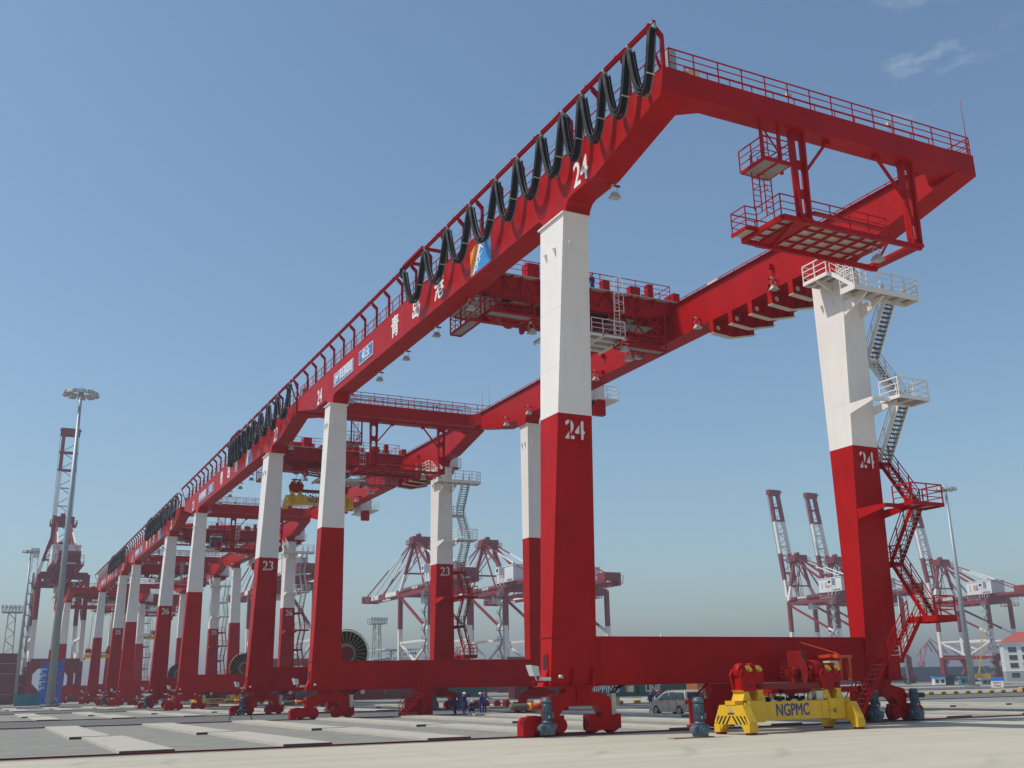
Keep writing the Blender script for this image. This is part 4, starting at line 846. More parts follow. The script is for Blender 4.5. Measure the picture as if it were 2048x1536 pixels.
# ------------------------------------------------------------------ quay cranes
def make_sts(up):
    r = empty('quay_crane'); W2 = 7.6; m = [STS_R, WHT]
    for x in (-W2, W2):
        for y in (0, -30):
            M = MB(); M.bar((x,y,1.5), (x,y,11.5), 2.0, 2.0, 0); M.bar((x,y,11.5), (x,y,23.5), 1.5, 1.5, 1); M.bar((x,y,23.5), (x,y,37), 1.5, 1.5, 0); M.build('leg', m, r)
        for y0, y1 in ((0, -30),):
            M = MB(); M.bar((x,0,36), (x,-30,36), 1.0, 1.4, 0); M.band((x,-1,35), (x,-29,21.5), .8, .8, (.82,), (0,1)); M.bar((x,0,18.5), (x,-30,18.5), .8, .8, 1); M.bar((x,-1,18), (x,-15,11.6), .7, .7, 1); M.bar((x,-29,18), (x,-15,11.6), .7, .7, 1)
            M.bar((x,0,11), (x,-30,11), 1.2, 1.2, 0); M.build('side_bracing', m, r)
    for y in (0, -30):
        M = MB(); M.box(-W2-3.5, W2+3.5, y-.9, y+.9, 1.2, 3.4, 0); M.box(-W2, W2, y-.8, y+.8, 10.2, 12.4, 0); M.box(-W2, W2, y-.7, y+.7, 35.5, 37.6, 0)
        for s in (-1, 1):
            M.prism([(s*(W2-1),10.2),(s*(W2-3.2),10.2),(s*(W2-1),8)], 'y', y-.7, y+.7, 0); M.prism([(s*(W2-1),3.4),(s*(W2-3.2),3.4),(s*(W2-1),5.4)], 'y', y-.7, y+.7, 0)
            for k in (-2.6, -.4, 1.8): M.box(s*W2+k-.9, s*W2+k+.9, y-.5, y+.5, .05, 1.2, 0)
        M.build('portal_frame', m, r)
    M = MB()
    for x in (-3.2, 3.2): M.band((x,5,38.3), (x,-47,38.3), 1.0, 2.0, (.12,.24,.40,.55,.75), (0,1,0,1,0,0))
    for y in range(4, -48, -6): M.box(-3.2, 3.2, y-.3, y+.3, 37.6, 38.6, 0)
    for s in (-1, 1): M.rail([(s*4.6,5,38.2),(s*4.6,-47,38.2)], 1.2, 2, 3, .06, 0); M.box(min(s*3.7,s*4.7), max(s*3.7,s*4.7), -47, 5, 38.05, 38.2, 0)
    M.build('main_girder', m, r)
    M = MB(); rs = random.Random(2)
    for i in range(14):
        y = -4-i*3; M.tube([(-3.9,y,37.4),(-3.9,y-.5,36.0),(-3.9,y-1.5,35.4),(-3.9,y-2.5,36.0),(-3.9,y-3,37.4)], .06, 4, 0)
    M.build('festoon_loops', BK, r)
    M = MB(); M.box(-4.5, 4.5, -31, -17, 39.6, 45.4, 0); M.box(-4.7, 4.7, -31.2, -16.8, 45.4, 45.8, 0); M.box(-5.0, 5.0, -32, -16, 39.2, 39.6, 1)
    for i in range(5): M.box(-4.52, -4.5, -30+i*.9, -29.4+i*.9, 39.9, 40.6, 2)
    x = -4.53
    M.add([(x,-22.2,41.4),(x,-23.6,41.4),(x,-23.6,44.0),(x,-23.0,44.0)][::-1], [(0,1,2,3)], 4); M.add([(x,-20.9,41.4),(x,-22.2,41.4),(x,-23.0,44.0),(x,-20.9,44.0)][::-1], [(0,1,2,3)], 3)
    for k in range(3): M.box(x, x+.02, -19.4, -18.8, 41.3+k*.95, 41.9+k*.95, 4)
    M.build('machinery_house', [BWH, STS_R, BK, ORL, mat('logo_blue', (.04, .24, .58), .45)], r)
    M = MB()
    for s in (-1, 1):
        M.band((s*W2,0,37.5), (s*2.3,0,56), 1.1, 1.1, (.35,), (1,0)); M.band((s*3.6,-29,38.5), (s*2.3,-1.2,56), .8, .8, (.4,), (1,0)); M.bar((s*3.0,-13,38.5), (s*2.3,-.6,55.5), .5, .5, 0)
        M.band((s*2.3,-1,57), (s*3.2,-46,39.5), .42, .42, (.3,.6), (0,1,0))
    M.bar((-5.2,0,44.5), (5.2,0,44.5), .6, .6, 0); M.bar((-5.2,0,44.5), (2.8,0,54), .3, .3, 0)
    M.build('apex_frame', m, r)
    M = MB(); M.box(-3.6, 3.6, -2.4, 1.8, 56, 58.6, 0); M.box(-4.6, 4.6, -3.2, 2.6, 55.6, 56, 0); M.rail([(-4.6,-3.2,56),(4.6,-3.2,56),(4.6,2.6,56),(-4.6,2.6,56),(-4.6,-3.2,56)], 1.3, 2, 2, .07, 0); M.cyl((0,0,58.6),(0,0,60.6), .12, 5, 0); M.box(-1.2, .4, -1, 1, 58.6, 59.8, 0)
    M.build('apex_platform', STS_R, r)
    # stair tower and lift beside a leg
    M = MB()
    for i in range(11):
        z = 3+i*3.1; M.box(-W2-2.9, -W2-1.0, -31.2, -28.6, z, z+.18, 0); M.rail([(-W2-2.9,-31.2,z),(-W2-2.9,-28.6,z)], 1.1, 2, 1.3, .06, 0); f = 1 if i % 2 else -1
        M.bar((-W2-1.9,-29.9-f*1.2,z), (-W2-1.9,-29.9+f*1.2,z+3.1), .7, .12, 0)
    M.build('stair_tower', GLV, r)
    M = MB(); M.box(-W2-3.0, -W2-.8, -31.5, -28.5, 41.8, 44.4, 0); M.box(-W2-3.02, -W2-3.0, -30.8, -29.2, 42.6, 43.8, 1)
    for sx in (-2.8,-1.0):
        for sy in (-31.3,-28.7): M.bar((-W2+sx,sy,37.5), (-W2+sx,sy,41.8), .15, None, 0)
    for z in (38.5, 40.1): M.bar((-W2-2.8,-31.3,z), (-W2-1.0,-31.3,z+1.6), .1, None, 0)
    M.build('lift_house', [BWH, GL], r)
    # trolley with cabin, and the walkway hanging at the back
    M = MB(); M.box(-2.8, 2.8, -12, -7, 36.4, 37.3, 0); M.box(-1.4, 1.4, -8.4, -5.6, 33.2, 36.0, 1); M.box(-1.42, 1.42, -5.62, -5.4, 33.6, 35.4, 2); M.box(-2, 2, -12, -9, 35.2, 36.3, 0); M.build('trolley', [STS_R, BWH, GL], r)
    M = MB()
    for y in (-42, -35): 
        for x in (-4.6, -2.0): M.bar((x,y,38), (x,y,33.2), .16, None, 0)
    M.box(-4.8, -1.8, -42.2, -34.8, 33.0, 33.2, 0); M.rail([(-4.8,-42.2,33.2),(-4.8,-34.8,33.2)], 1.2, 2, 1.8, .06, 0); M.rail([(-1.8,-42.2,33.2),(-1.8,-34.8,33.2)], 1.2, 2, 1.8, .06, 0); M.build('service_cage', STS_R, r)
    M = MB(); M.box(-3.4, 3.4, -47.5, -42, 39.3, 42, 0); M.rail([(-4.4,-47.8,39.4),(4.4,-47.8,39.4)], 1.4, 2, 2, .07, 0); M.build('rear_winch', STS_R, r)
    # boom
    H = Vector((0, 5.5, 38.3))
    tip = Vector((0, 12.8, 90.5)) if up else Vector((0, 57, 38.6)); d = (tip-H).normalized(); nrm = Vector((0, -d.z, d.y))
    M = MB()
    for x in (-2.7, 2.7):
        X_ = Vector((x,0,0)); M.band(H+X_*1.15, tip+X_*.85, 1.25, 1.8, (.18,.42,.72) if up else (.2,.45,.62,.8), (1,0,1,0) if up else (0,1,0,1,0))
        M.bar(H+X_*1.3-nrm*.9, tip+X_*1.3-nrm*.9, .12, .12, 0)
    for i in range(1, 9):
        q = H.lerp(tip, i/8.2)
        if up and i in (3, 4, 5): M.bar(q-Vector((2.7,0,0)), q+Vector((2.7,0,0)), .3, .3, 0); continue
        M.bar(q-Vector((3.4,0,0)), q+Vector((3.4,0,0)), .6, .9, 0)
    M.bar(tip-Vector((3.6,0,0)), tip+Vector((3.6,0,0)), 2.2, 2.4, 0); M.bar(tip-Vector((4,0,0))+nrm*1.6, tip+Vector((4,0,0))+nrm*1.6, 1.0, .3, 0)
    for i in range(14):
        a = H.lerp(tip, .08+i*.06); b = H.lerp(tip, .14+i*.06); f = 1 if i % 2 else -1; M.bar(a-Vector((2.6*f,0,0)), b+Vector((2.6*f,0,0)), .2, .2, 0)
    M.build('boom', m, r)
    M = MB(); A = Vector((0,0.5,57.5))
    for s in (-1, 1):
        if up:
            mid = Vector((s*3.2, 10.5, 60)); M.bar(A+Vector((s*2,0,0)), mid, .25, .25, 0); M.bar(H+Vector((s*3,0,3)), A+Vector((s*2,0,0)), .4, .4, 0); M.bar((s*2.2,1,57), (s*3,8.2,60), .4, .4, 0)
            for k in range(3): M.bar((s*(2.2+k*.3),1.0+k,40), (s*(2.0+k*.3),2.5+k*1.1,56+k), .18, .18, k % 2)
        else:
            M.band(A+Vector((s*2,0,0)), H.lerp(tip,.93)+Vector((s*3.1,0,.8)), .4, .4, (.25,.5,.75), (0,1,0,0)); M.band(A+Vector((s*2,0,0)), H.lerp(tip,.48)+Vector((s*3.1,0,.8)), .4, .4, (.4,.7), (0,1,0)); M.bar(A+Vector((s*2,0,0)), H.lerp(tip,.7)+Vector((s*3.1,0,.8)), .12, .12, 0)
    M.build('boom_stay', m, r)
    return r
su = make_sts(True); sd = make_sts(False)
QY = 377
SU = [(339.0, 'quay crane with raised boom, leftmost of the three on the right', 1.0), (362.5, 'quay crane with raised boom, partly hidden behind crane 24\'s right leg', 1.0), (433.0, 'quay crane with raised boom at the right edge, behind the tall lamp mast', 1.02), (22.3, 'lone quay crane seen end on at the far left, behind the tall grey lamp mast', 1.06)]
for i, (x, lb, sc) in enumerate(SU):
    o = su if i == 0 else copy_tree(su); o.location = (x, QY if i < 3 else 402, 0); o.scale = (sc if i < 3 else .95, sc, sc if i < 3 else 1.08); tag(o, lb, 'quay crane', 'ship to shore cranes along the quay')
SD = [(149.0, 'quay crane with lowered boom, leftmost of the group, left of crane 23\'s right leg'), (178.5, 'quay crane with lowered boom between crane 23\'s right leg and crane 24\'s rear leg'), (207.0, 'quay crane with lowered boom, mostly hidden behind crane 24\'s front left leg')]
for i, (x, lb) in enumerate(SD):
    o = sd if i == 0 else copy_tree(sd); o.location = (x, QY, 0); tag(o, lb, 'quay crane', 'ship to shore cranes along the quay')
o = copy_tree(sd); o.location = (93.0, QY+4, 0); tag(o, 'quay crane with lowered boom seen between the legs of cranes 23 and 26', 'quay crane', 'ship to shore cranes along the quay')

# luffing harbour cranes across the water
def harbour(x, y, s, rz, lb):
    t = empty('harbour_crane', (x, y, 0), rz, label=lb, cat='harbour crane', group='luffing cranes across the water'); 
    M = MB(); M.hexa([(-4,-4,0),(4,-4,0),(4,4,0),(-4,4,0)], [(-1.6,-1.6,14),(1.6,-1.6,14),(1.6,1.6,14),(-1.6,1.6,14)], 0); M.box(-3,3,-3,3,14,18,0); M.build('portal', RUST, t)
    M = MB(); M.bar((0,0,18), (2,0,30), 1.2, None, 0); M.bar((2,0,17), (22,0,36), 1.3, None, 0); M.bar((2,0,30), (21,0,38), .6, None, 0); M.bar((22,0,36), (32,0,28), 1.0, None, 0); M.bar((-6,0,24), (2,0,30), 1.0, None, 0); M.build('jib', RUST, t); t.scale = (s,)*3
for i, (x, y, s, rz) in enumerate(((760,790,1.0,200),(800,800,1.1,160),(860,790,1.0,20),(905,800,1.1,190),(930,790,1.0,150),(985,790,.95,30),(1010,800,1.0,170))):
    harbour(x, y, s, R(rz), ['reddish luffing crane on the far shore, %s' % w for w in ('just right of crane 24\'s right leg', 'beside the small distant mast', 'first of two left of the quay crane portal', 'second of two left of the quay crane portal', 'seen left inside the quay crane portal', 'seen in the middle of the quay crane portal', 'seen right inside the quay crane portal')][i])
M = MB(); rs = random.Random(9)
for i in range(60): x = 500+i*28; h = 3+rs.random()*9; M.box(x, x+26, 830, 900, -1, h, i % 2)
tag(M.build('far_shore', [mat('far_shore_a', (.22,.22,.21), .9), mat('far_shore_b', (.30,.26,.24), .9)]), kind='structure')

# ships
def ship(x, y, L, rz, hull, lb, h=9, sup=22):
    t = empty('cargo_ship', (x, y, -1.4), rz, label=lb, cat='ship'); M = MB(); M.prism([(-L/2,0),(L/2-8,0),(L/2,h),(-L/2-3,h)], 'y', -14, 14, 0); M.build('hull', hull, t)
    M = MB(); M.box(-L/2+6, -L/2+20, -11, 11, h, h+sup*.7, 0)
    for k in range(4): M.box(-L/2+5, -L/2+21, -12, 12, h+3+k*3.4, h+3.3+k*3.4, 0)
    for k in range(3):
        for j in range(7): M.box(-L/2+20, -L/2+20.1, -9+j*2.8, -7.6+j*2.8, h+4.4+k*3.4, h+5.6+k*3.4, 1)
    M.box(-L/2+8, -L/2+18, -13, 13, h+sup*.7, h+sup*.85, 0); M.bar((-L/2+12,0,h+sup*.85), (-L/2+12,0,h+sup*1.15), .8, None, 0); M.bar((-L/2+12,-4,h+sup), (-L/2+12,4,h+sup), .5, None, 0); M.build('superstructure', [BWH, BK], t)
    return t
ship(366, 440, 150, 0, mat('hull_grey_blue', (.06,.09,.12), .6), 'cargo ship whose white bridge shows above crane 24\'s sill', 9, 16)
ship(191, 432, 90, 0, mat('hull_grey', (.12,.14,.16), .6), 'ship with a thin white mast, left of the quay cranes', 6, 12)
ship(600, 560, 260, R(2), mat('hull_grey_blue', (.06,.09,.12), .6), 'long dark ship lying on the water at the right horizon', 11, 14)
# stacked boxes on deck seen between quay crane legs
cols = [TEAL, GRN, BRN, mat('box_blue', (.05,.12,.25), .6)]
for i in range(7):
    o = MB().box(0, 12.2, 0, 2.4, 0, 2.6, 0)
    for k in range(24): o.box(.25+k*.5, .35+k*.5, -.04, 0, .15, 2.45, 0)
    o = o.build('shipping_container', cols[i % 4], None, (168+(i % 4)*13, 404, 0+2.62*(i//4)), 0)
    tag(o, '%s container on the quay under the middle quay cranes, %s' % (['teal','green','brown','blue'][i % 4], 'stacked on another' if i//4 else 'on the ground'), 'container')

# containers of the yard
def container(x, y, z, m, lb, L=12.19, rz=0, name='shipping_container', txt=None, h=2.6, group=None):
    t = empty(name, (x, y, z), rz, label=lb, cat='container', group=group); M = MB(); M.box(.06, L-.06, .04, 2.4, .15, h-.1, 0)
    n = int(L/.28)
    for k in range(n): a = .2+k*(L-.4)/n; M.hexa([(a,.0,.18),(a+.12,.0,.18),(a+.16,.04,.18),(a-.04,.04,.18)], [(a,.0,h-.14),(a+.12,.0,h-.14),(a+.16,.04,h-.14),(a-.04,.04,h-.14)], 0)
    for k in range(8): a = .2+k*.27; M.box(-.0, .06, a, a+.13, .18, h-.14, 0)
    for xx in (0, L-.14):
        for yy in (-.02, 2.30): M.box(xx, xx+.14, yy, yy+.14, 0, h, 0)
    M.box(0, L, -.02, .08, h-.13, h, 0); M.box(0, L, -.02, .08, 0, .16, 0); M.box(0, L, 2.34, 2.44, h-.12, h, 0); M.build('shell', m, t)
    if txt:
        for s, xx, sz in txt:
            q = MB(); put_text(q, s, (xx, -.03, 1.35), PX, PZ, sz, 1.0, .035, 0, 'LEFT'); q.build('container_lettering', WL, t)
    return t
container(112.8, 172.2, 0, GRN, 'green container with the white letters LINE below crane 24\'s sill', txt=[('LINE', 1.4, 1.75)], L=12.19)
container(125.4, 171.0, 0, GRN, 'plain green container right of the one lettered LINE', L=12.19)
container(100.3, 172.4, 0, GRN, 'green container lettered SHIPPING, left of the one lettered LINE', txt=[('SHIPPING', .9, 1.75)], L=12.19)
container(87, 173.4, 0, BRN, 'dark brownish container, leftmost of the row with the green lettered ones', L=12.19)
container(82.5, 112.5, 0, ORC, 'orange brown container behind the van, right of the green ones', L=12.19, rz=R(-3), txt=[('5', .3, .8)])
# dark red containers behind the row of cranes, seen under crane 24's far sill
for i, (x, y, m) in enumerate(((58,232,BRN),(71,232,DRED),(84,232,BRN),(97,232,GRN),(45,236,GRN))):
    container(x, y, 0, m, 'low %s container seen under the rear sill of crane 24, number %d along the row' % (['brown','dark red','reddish brown','dark green','green'][i], i+1) if False else '%s container lying far behind, seen under the rear sill of crane 24' % ['darkest brown','dark red','reddish brown','dark green','leftmost green'][i])
# big brown stack at the left edge
for i in range(3):
    for k in range(5 if i < 2 else 3):
        container((-15.2, -2.6, .6)[i], 316+(i == 2)*14, k*2.65, BRN, 'brown container in the %s column of the stack at the far left edge' % ['left', 'middle', 'lower right'][i], group='brown containers stacked at the far left')
container(8.6, 272, 0, TEAL, 'short teal container beside the blue racks at the foot of the tall mast', L=6)
# blue steel racks
for i, x in enumerate((13.3, 15.9)):
    t = empty('steel_rack', (x, 268, 0), label=['left blue steel rack stack behind the foot of the tall lamp mast', 'right blue steel rack stack behind the foot of the tall lamp mast'][i], cat='rack'); M = MB(); h = 9.6+i*.7
    for k in range(7):
        z = k*h/7; M.box(0, 2.3, 0, .2, z, z+.22, 0); M.box(0, 2.3, 5.8, 6, z, z+.22, 0); M.box(.1, 2.2, .2, 5.8, z+.05, z+.15, 0)
        for xx in (0, .7, 1.4, 2.15): M.box(xx, xx+.15, 0, .2, z, z+h/7, 0)
        M.bar((.1,.1,z+.2), (2.2,.1,z+h/7), .10, None, 0); M.bar((2.2,.1,z+.2), (.1,.1,z+h/7), .10, None, 0); M.box(.3, 2.0, .1, .16, z+.3, z+h/10, 0)
    M.build('frame', SKB, t)

# ------------------------------------------------------------------ office block
b = empty('office_block', (411, 330, 0), R(-46), label='white four storey office block with red roof at the right edge', cat='building')
M = MB(); M.box(0, 40, 0, 16, 4.4, 16.3, 0); M.box(0, 40, -.05, 16.05, 0, 4.4, 1); M.box(-.8, 41, -1, 17, 16.3, 16.9, 0); M.box(-.1, 40.1, -.15, 0, 4.3, 4.6, 0); M.build('wall', [BWH, BGR], b)
M = MB(); M.hexa([(-1,-1.2,16.9),(41,-1.2,16.9),(41,17.2,16.9),(-1,17.2,16.9)], [(7,6,21.5),(34,6,21.5),(34,10,21.5),(7,10,21.5)], 0); M.build('roof', ROOF, b)
def win(x, z, w=3.0, h=2.0):
    M = MB(); M.box(x, x+w, -.16, -.06, z, z+h, 0); M.build('window', mat('window_frame_grey', (.30,.32,.34), .5), b)
    kk = kids(b)[-1]; P = MB(); P.box(x+.12, x+w/2-.05, -.18, -.162, z+.12, z+h-.12, 0); P.box(x+w/2+.05, x+w-.12, -.18, -.162, z+.12, z+h-.12, 0); P.build('pane', GL, kk)
for z in (1.2, 5.4, 8.8, 12.2):
    win(2.0, z+.4, 3.4, 2.2); win(7.4, z+.4, 1.5, 2.2)
M = MB()
for k in range(4):
    z0 = .2+k*3.4; M.bar((11,-2.2,z0), (22,-2.2,z0+3.2), 1.6, .35, 0); M.box(10.2, 24, -3.2, -.1, z0+3.2, z0+3.5, 0); M.rail([(11,-3.1,z0+.2),(22,-3.1,z0+3.4)], 1.1, 3, 1.5, .07, 0); M.rail([(10.2,-3.1,z0+3.5),(24,-3.1,z0+3.5)], 1.1, 3, 1.5, .07, 0)
for x in (10.4, 23.8): M.box(x, x+.3, -3.2, -2.9, 0, 16, 0)
M.build('outside_stairs', BWH, b)
# booths and bins in front of the quay
def booth(x, y, w, h, m1, m2, lb, dome=False):
    t = empty('site_booth', (x, y, 0), R(-35), label=lb, cat='booth'); M = MB(); M.box(-w/2, w/2, -w/2, w/2, 0, h, 0); M.box(-w/2-.3, w/2+.3, -w/2-.3, w/2+.3, h, h+.5, 1); M.build('wall', [m1, m2], t)
    for s in (-1, 1): q = MB(); q.box(s*w*.25-.5, s*w*.25+.5, -w/2-.04, -w/2-.01, h*.3, h*.75, 0); q.build('window', GL, t)
booth(279, 250, 3.4, 2.3, BWH, SKB, 'small white booth with blue roof near the quay'); booth(291, 250, 3.4, 2.0, TEAL, TEAL, 'teal site hut left of the tall right hand mast')
booth(283.8, 251, 3.8, 2.4, mat('dark_tank', (.03,.03,.035), .6), BK, 'dark box shed just right of the small white booth'); booth(278, 231, 3.2, 1.4, BGR, BGR, 'low grey crate right of the tall right hand mast')
# information board
t = empty('notice_board', (161, 131.5, 0), R(-48), label='white and light blue notice board on two posts at the right', cat='sign')
M = MB(); M.box(-2, 2, -.05, .05, .7, 3.5, 0); M.box(-1.99, 1.99, -.056, -.05, 2.5, 3.49, 1); put_text(M, '注意安全', (0, -.06, 1.95), PX, PZ, .62, 1.1, .02, 2); put_text(M, '严禁烟火', (0, -.06, 1.15), PX, PZ, .62, 1.1, .02, 2); M.build('panel', [WL, SKB, RUST], t)
for x in (-1.2, 1.2): q = MB(); q.bar((x,.1,0), (x,.1,.9), .12, None, 0); q.build('post', GLV, t)
t.scale = (.5, .5, .62)
# striped kerb blocks along the road
for i in range(32):
    x = 64+i*2.45
    M = MB(); M.box(-1.1, 1.1, -.35, .35, 0, .62, 0)
    for k in range(4): u = -.95+k*.52; M.add([(u,-.353,.02),(u+.22,-.353,.02),(u+.44,-.353,.6),(u+.22,-.353,.6)], [(0,1,2,3)], 1)
    M.hexa([(-1.1,-.35,.62),(1.1,-.35,.62),(1.1,.35,.62),(-1.1,.35,.62)], [(-1.0,-.25,.72),(1.0,-.25,.72),(1.0,.25,.72),(-1.0,.25,.72)], 0)
    o = M.build('kerb_block', [mat('kerb_yellow', (.55,.33,.05), .7), BK], None, (x, 109.6, .0)); o.scale = (.42, .6, .62) if i < 31 else (.9, .8, 1.0); tag(o, 'low concrete block with yellow and black stripes in the line along the road', 'kerb block', 'striped kerb blocks along the asphalt road')
# crawler crane behind the mast
t = empty('crawler_crane', (393, 328, 0), R(150), label='yellow crawler crane with lattice boom in front of the right quay crane portal', cat='crawler crane')
M = MB(); M.box(-3, 3, -2, 2, .3, 1.2, 1); M.box(-3, 2.6, -1.6, 1.6, 1.3, 3.6, 0); M.build('body', [YEL, BK], t)
M = MB()
for s in (-1, 1): M.bar((1.5,s*.7,2.5), (-3.5,s*.4,24), .16, None, 0)
for k in range(12): a, b_ = k/12, (k+1)/12; f = 1 if k % 2 else -1; M.bar((1.5-5*a,f*.65,2.5+21.5*a), (1.5-5*b_,-f*.6,2.5+21.5*b_), .15, None, 0)
M.bar((-2.5,0,3.5), (1.5,0,10), .2, None, 0); M.bar((1.5,0,10), (-3.5,0,24), .08, None, 0); M.build('boom', YEL, t)

# ------------------------------------------------------------------ van
def make_van():
    t = empty('parked_van', (47.25, 64.6, 0), 0, label='champagne coloured people carrier seen from its left rear, beyond the loose grey motor', cat='van')
    # side outline, y forward (nose at high y), z up
    prof = [(0.0,.38),(-.02,.75),(.02,1.05),(.10,1.22),(.30,1.70),(.42,1.76),(1.6,1.79),(2.9,1.72),(3.15,1.62),(3.85,1.17),(4.1,1.10),(4.72,.93),(4.88,.72),(4.9,.42),(4.8,.28),(4.35,.26),(.5,.26),(.08,.28)]
    M = MB(); W = .94
    def sec(z): return W-(.0 if z < 1.15 else (z-1.15)*.28)-(.04 if z < .4 else 0)
    L_ = [(-sec(z), y, z) for y, z in prof]; R_ = [(sec(z), y, z) for y, z in prof]; n = len(prof)
    M.add(L_+R_, [list(range(n))]+[[n+i for i in range(n)][::-1]]+[(i, n+i, n+(i+1) % n, (i+1) % n) for i in range(n)], 0, False)
    body = M.build('body', [VAN], t)
    bev = body.modifiers.new('b', 'BEVEL'); bev.width = .05; bev.segments = 2; bev.limit_method = 'ANGLE'; bev.angle_limit = R(25)
    def xs(z): return sec(z)+.006
    for s in (-1, 1):
        for pts in ([(.32,1.18),(.46,1.62),(1.22,1.66),(1.22,1.17)], [(1.30,1.17),(1.30,1.665),(2.22,1.66),(2.22,1.15)], [(2.30,1.15),(2.30,1.65),(2.85,1.60),(3.12,1.48),(3.55,1.14)]):
            q = MB(); v = [(s*xs(z), y, z) for y, z in pts]; q.add(v+[(s*(xs(z)+.004), y, z) for y, z in pts], [tuple(range(len(pts)))[::-1] if s > 0 else tuple(range(len(pts))), tuple(len(pts)+i for i in range(len(pts))) if s > 0 else tuple(len(pts)+i for i in range(len(pts)))[::-1]], 0); q.build('side_window', GL, t)
        q = MB(); q.box(min(s*.93,s*.965), max(s*.93,s*.965), .1, 4.6, .52, .60, 0); q.box(min(s*.93,s*.95), max(s*.93,s*.95), 2.255, 2.265, .35, 1.14, 1); q.box(min(s*.93,s*.95), max(s*.93,s*.95), 1.255, 1.265, .35, 1.14, 1)
        for y in (1.35, 2.35): q.box(min(s*.94,s*.975), max(s*.94,s*.975), y, y+.2, .98, 1.02, 0)
        q.build('door_trim', [VAN, BK], t)
        q = MB(); q.cbox((s*1.04,3.28,1.16), (.18,.12,.16), 0); q.build('mirror', VAN, t)
        q = MB(); q.prism([(-.0,.80),(-.06,1.10),(.14,1.16),(.16,.82)], 'x', min(s*.70,s*.955), max(s*.70,s*.955), 0); q.build('tail_lamp', TLR, t)
        q = MB(); q.prism([(4.86,.62),(4.6,.66),(4.45,.86),(4.74,.84)], 'x', min(s*.55,s*.95), max(s*.55,s*.95), 0); q.build('headlight', LGL, t)
        q = MB(); q.bar((s*.66,.55,1.80), (s*.66,2.7,1.80), .05, .04, 0); q.build('roof_rail', VAN, t)
        for y in (.92, 3.92):
            w = MB(); w.cyl((-.11,0,0),(.11,0,0), .335, 24, 0); w.build('wheel', TYR, t, (s*.86, y, .335)); wo = kids(t)[-1]
            r_ = MB()
            for k in range(7): a = 2*math.pi*k/7; r_.bar((s*.118,0,0), (s*.118,.2*math.cos(a),.2*math.sin(a)), .045, .05, 0)
            r_.tube([(s*.112,.21*math.cos(R(a)),.21*math.sin(R(a))) for a in range(0,360,20)], .022, 5, 0, True); r_.cyl((s*.10,0,0),(s*.125,0,0), .05, 10, 0); r_.build('rim', CHM, wo)
            ar = MB(); ar.prism(arc(y, .335, .40, -5, 185, 14)+[(y-.4,.26),(y+.4,.26)], 'x', min(s*.93,s*.944), max(s*.93,s*.944), 0); ar.build('wheel_arch', BK, t)
    q = MB(); q.add([(-.72,.085,1.22),(.72,.085,1.22),(.60,.285,1.66),(-.60,.285,1.66)], [(0,1,2,3)], 0)
    for v in range(4): pass
    q.add([(-.72,.07,1.215),(.72,.07,1.215),(.60,.27,1.655),(-.60,.27,1.655)], [(0,1,2,3)], 0); q.build('rear_window', GL, t)
    q = MB(); q.add([(-.74,3.80,1.20),(.74,3.80,1.20),(.60,3.20,1.61),(-.60,3.20,1.61)], [(3,2,1,0)], 0); 
    for i in range(4): pass
    q.add([(-.74,3.86,1.19),(.74,3.86,1.19),(.60,3.22,1.625),(-.60,3.22,1.625)], [(3,2,1,0)], 0); q.build('windscreen', GL, t)
    q = MB(); q.box(-.93, .93, -.10, .06, .36, .62, 0); q.build('rear_bumper', VAN, t)
    q = MB(); q.box(-.26, .26, -.055, -.03, .80, .93, 0); q.build('number_plate', BLU, t)
    return t
make_van()
# small white truck far behind
t = empty('tipper_truck', (70, 226, 0), R(70), label='small white truck seen beyond the steps under crane 24\'s far sill', cat='truck')
M = MB(); M.box(0, 1.8, -1, 1, .7, 2.4, 0); M.box(1.8, 2.4, -.9, .9, .7, 1.3, 0); M.build('cab', WHT, t); M = MB(); M.box(-4, -.1, -1.1, 1.1, .9, 1.9, 0); M.build('load_bed', GLV, t)
for x in (1.2, -2.8):
    for s in (-1, 1): M = MB(); M.cyl((x,s*.95,.45),(x,s*.7,.45), .45, 14, 0); M.build('wheel', TYR, t)

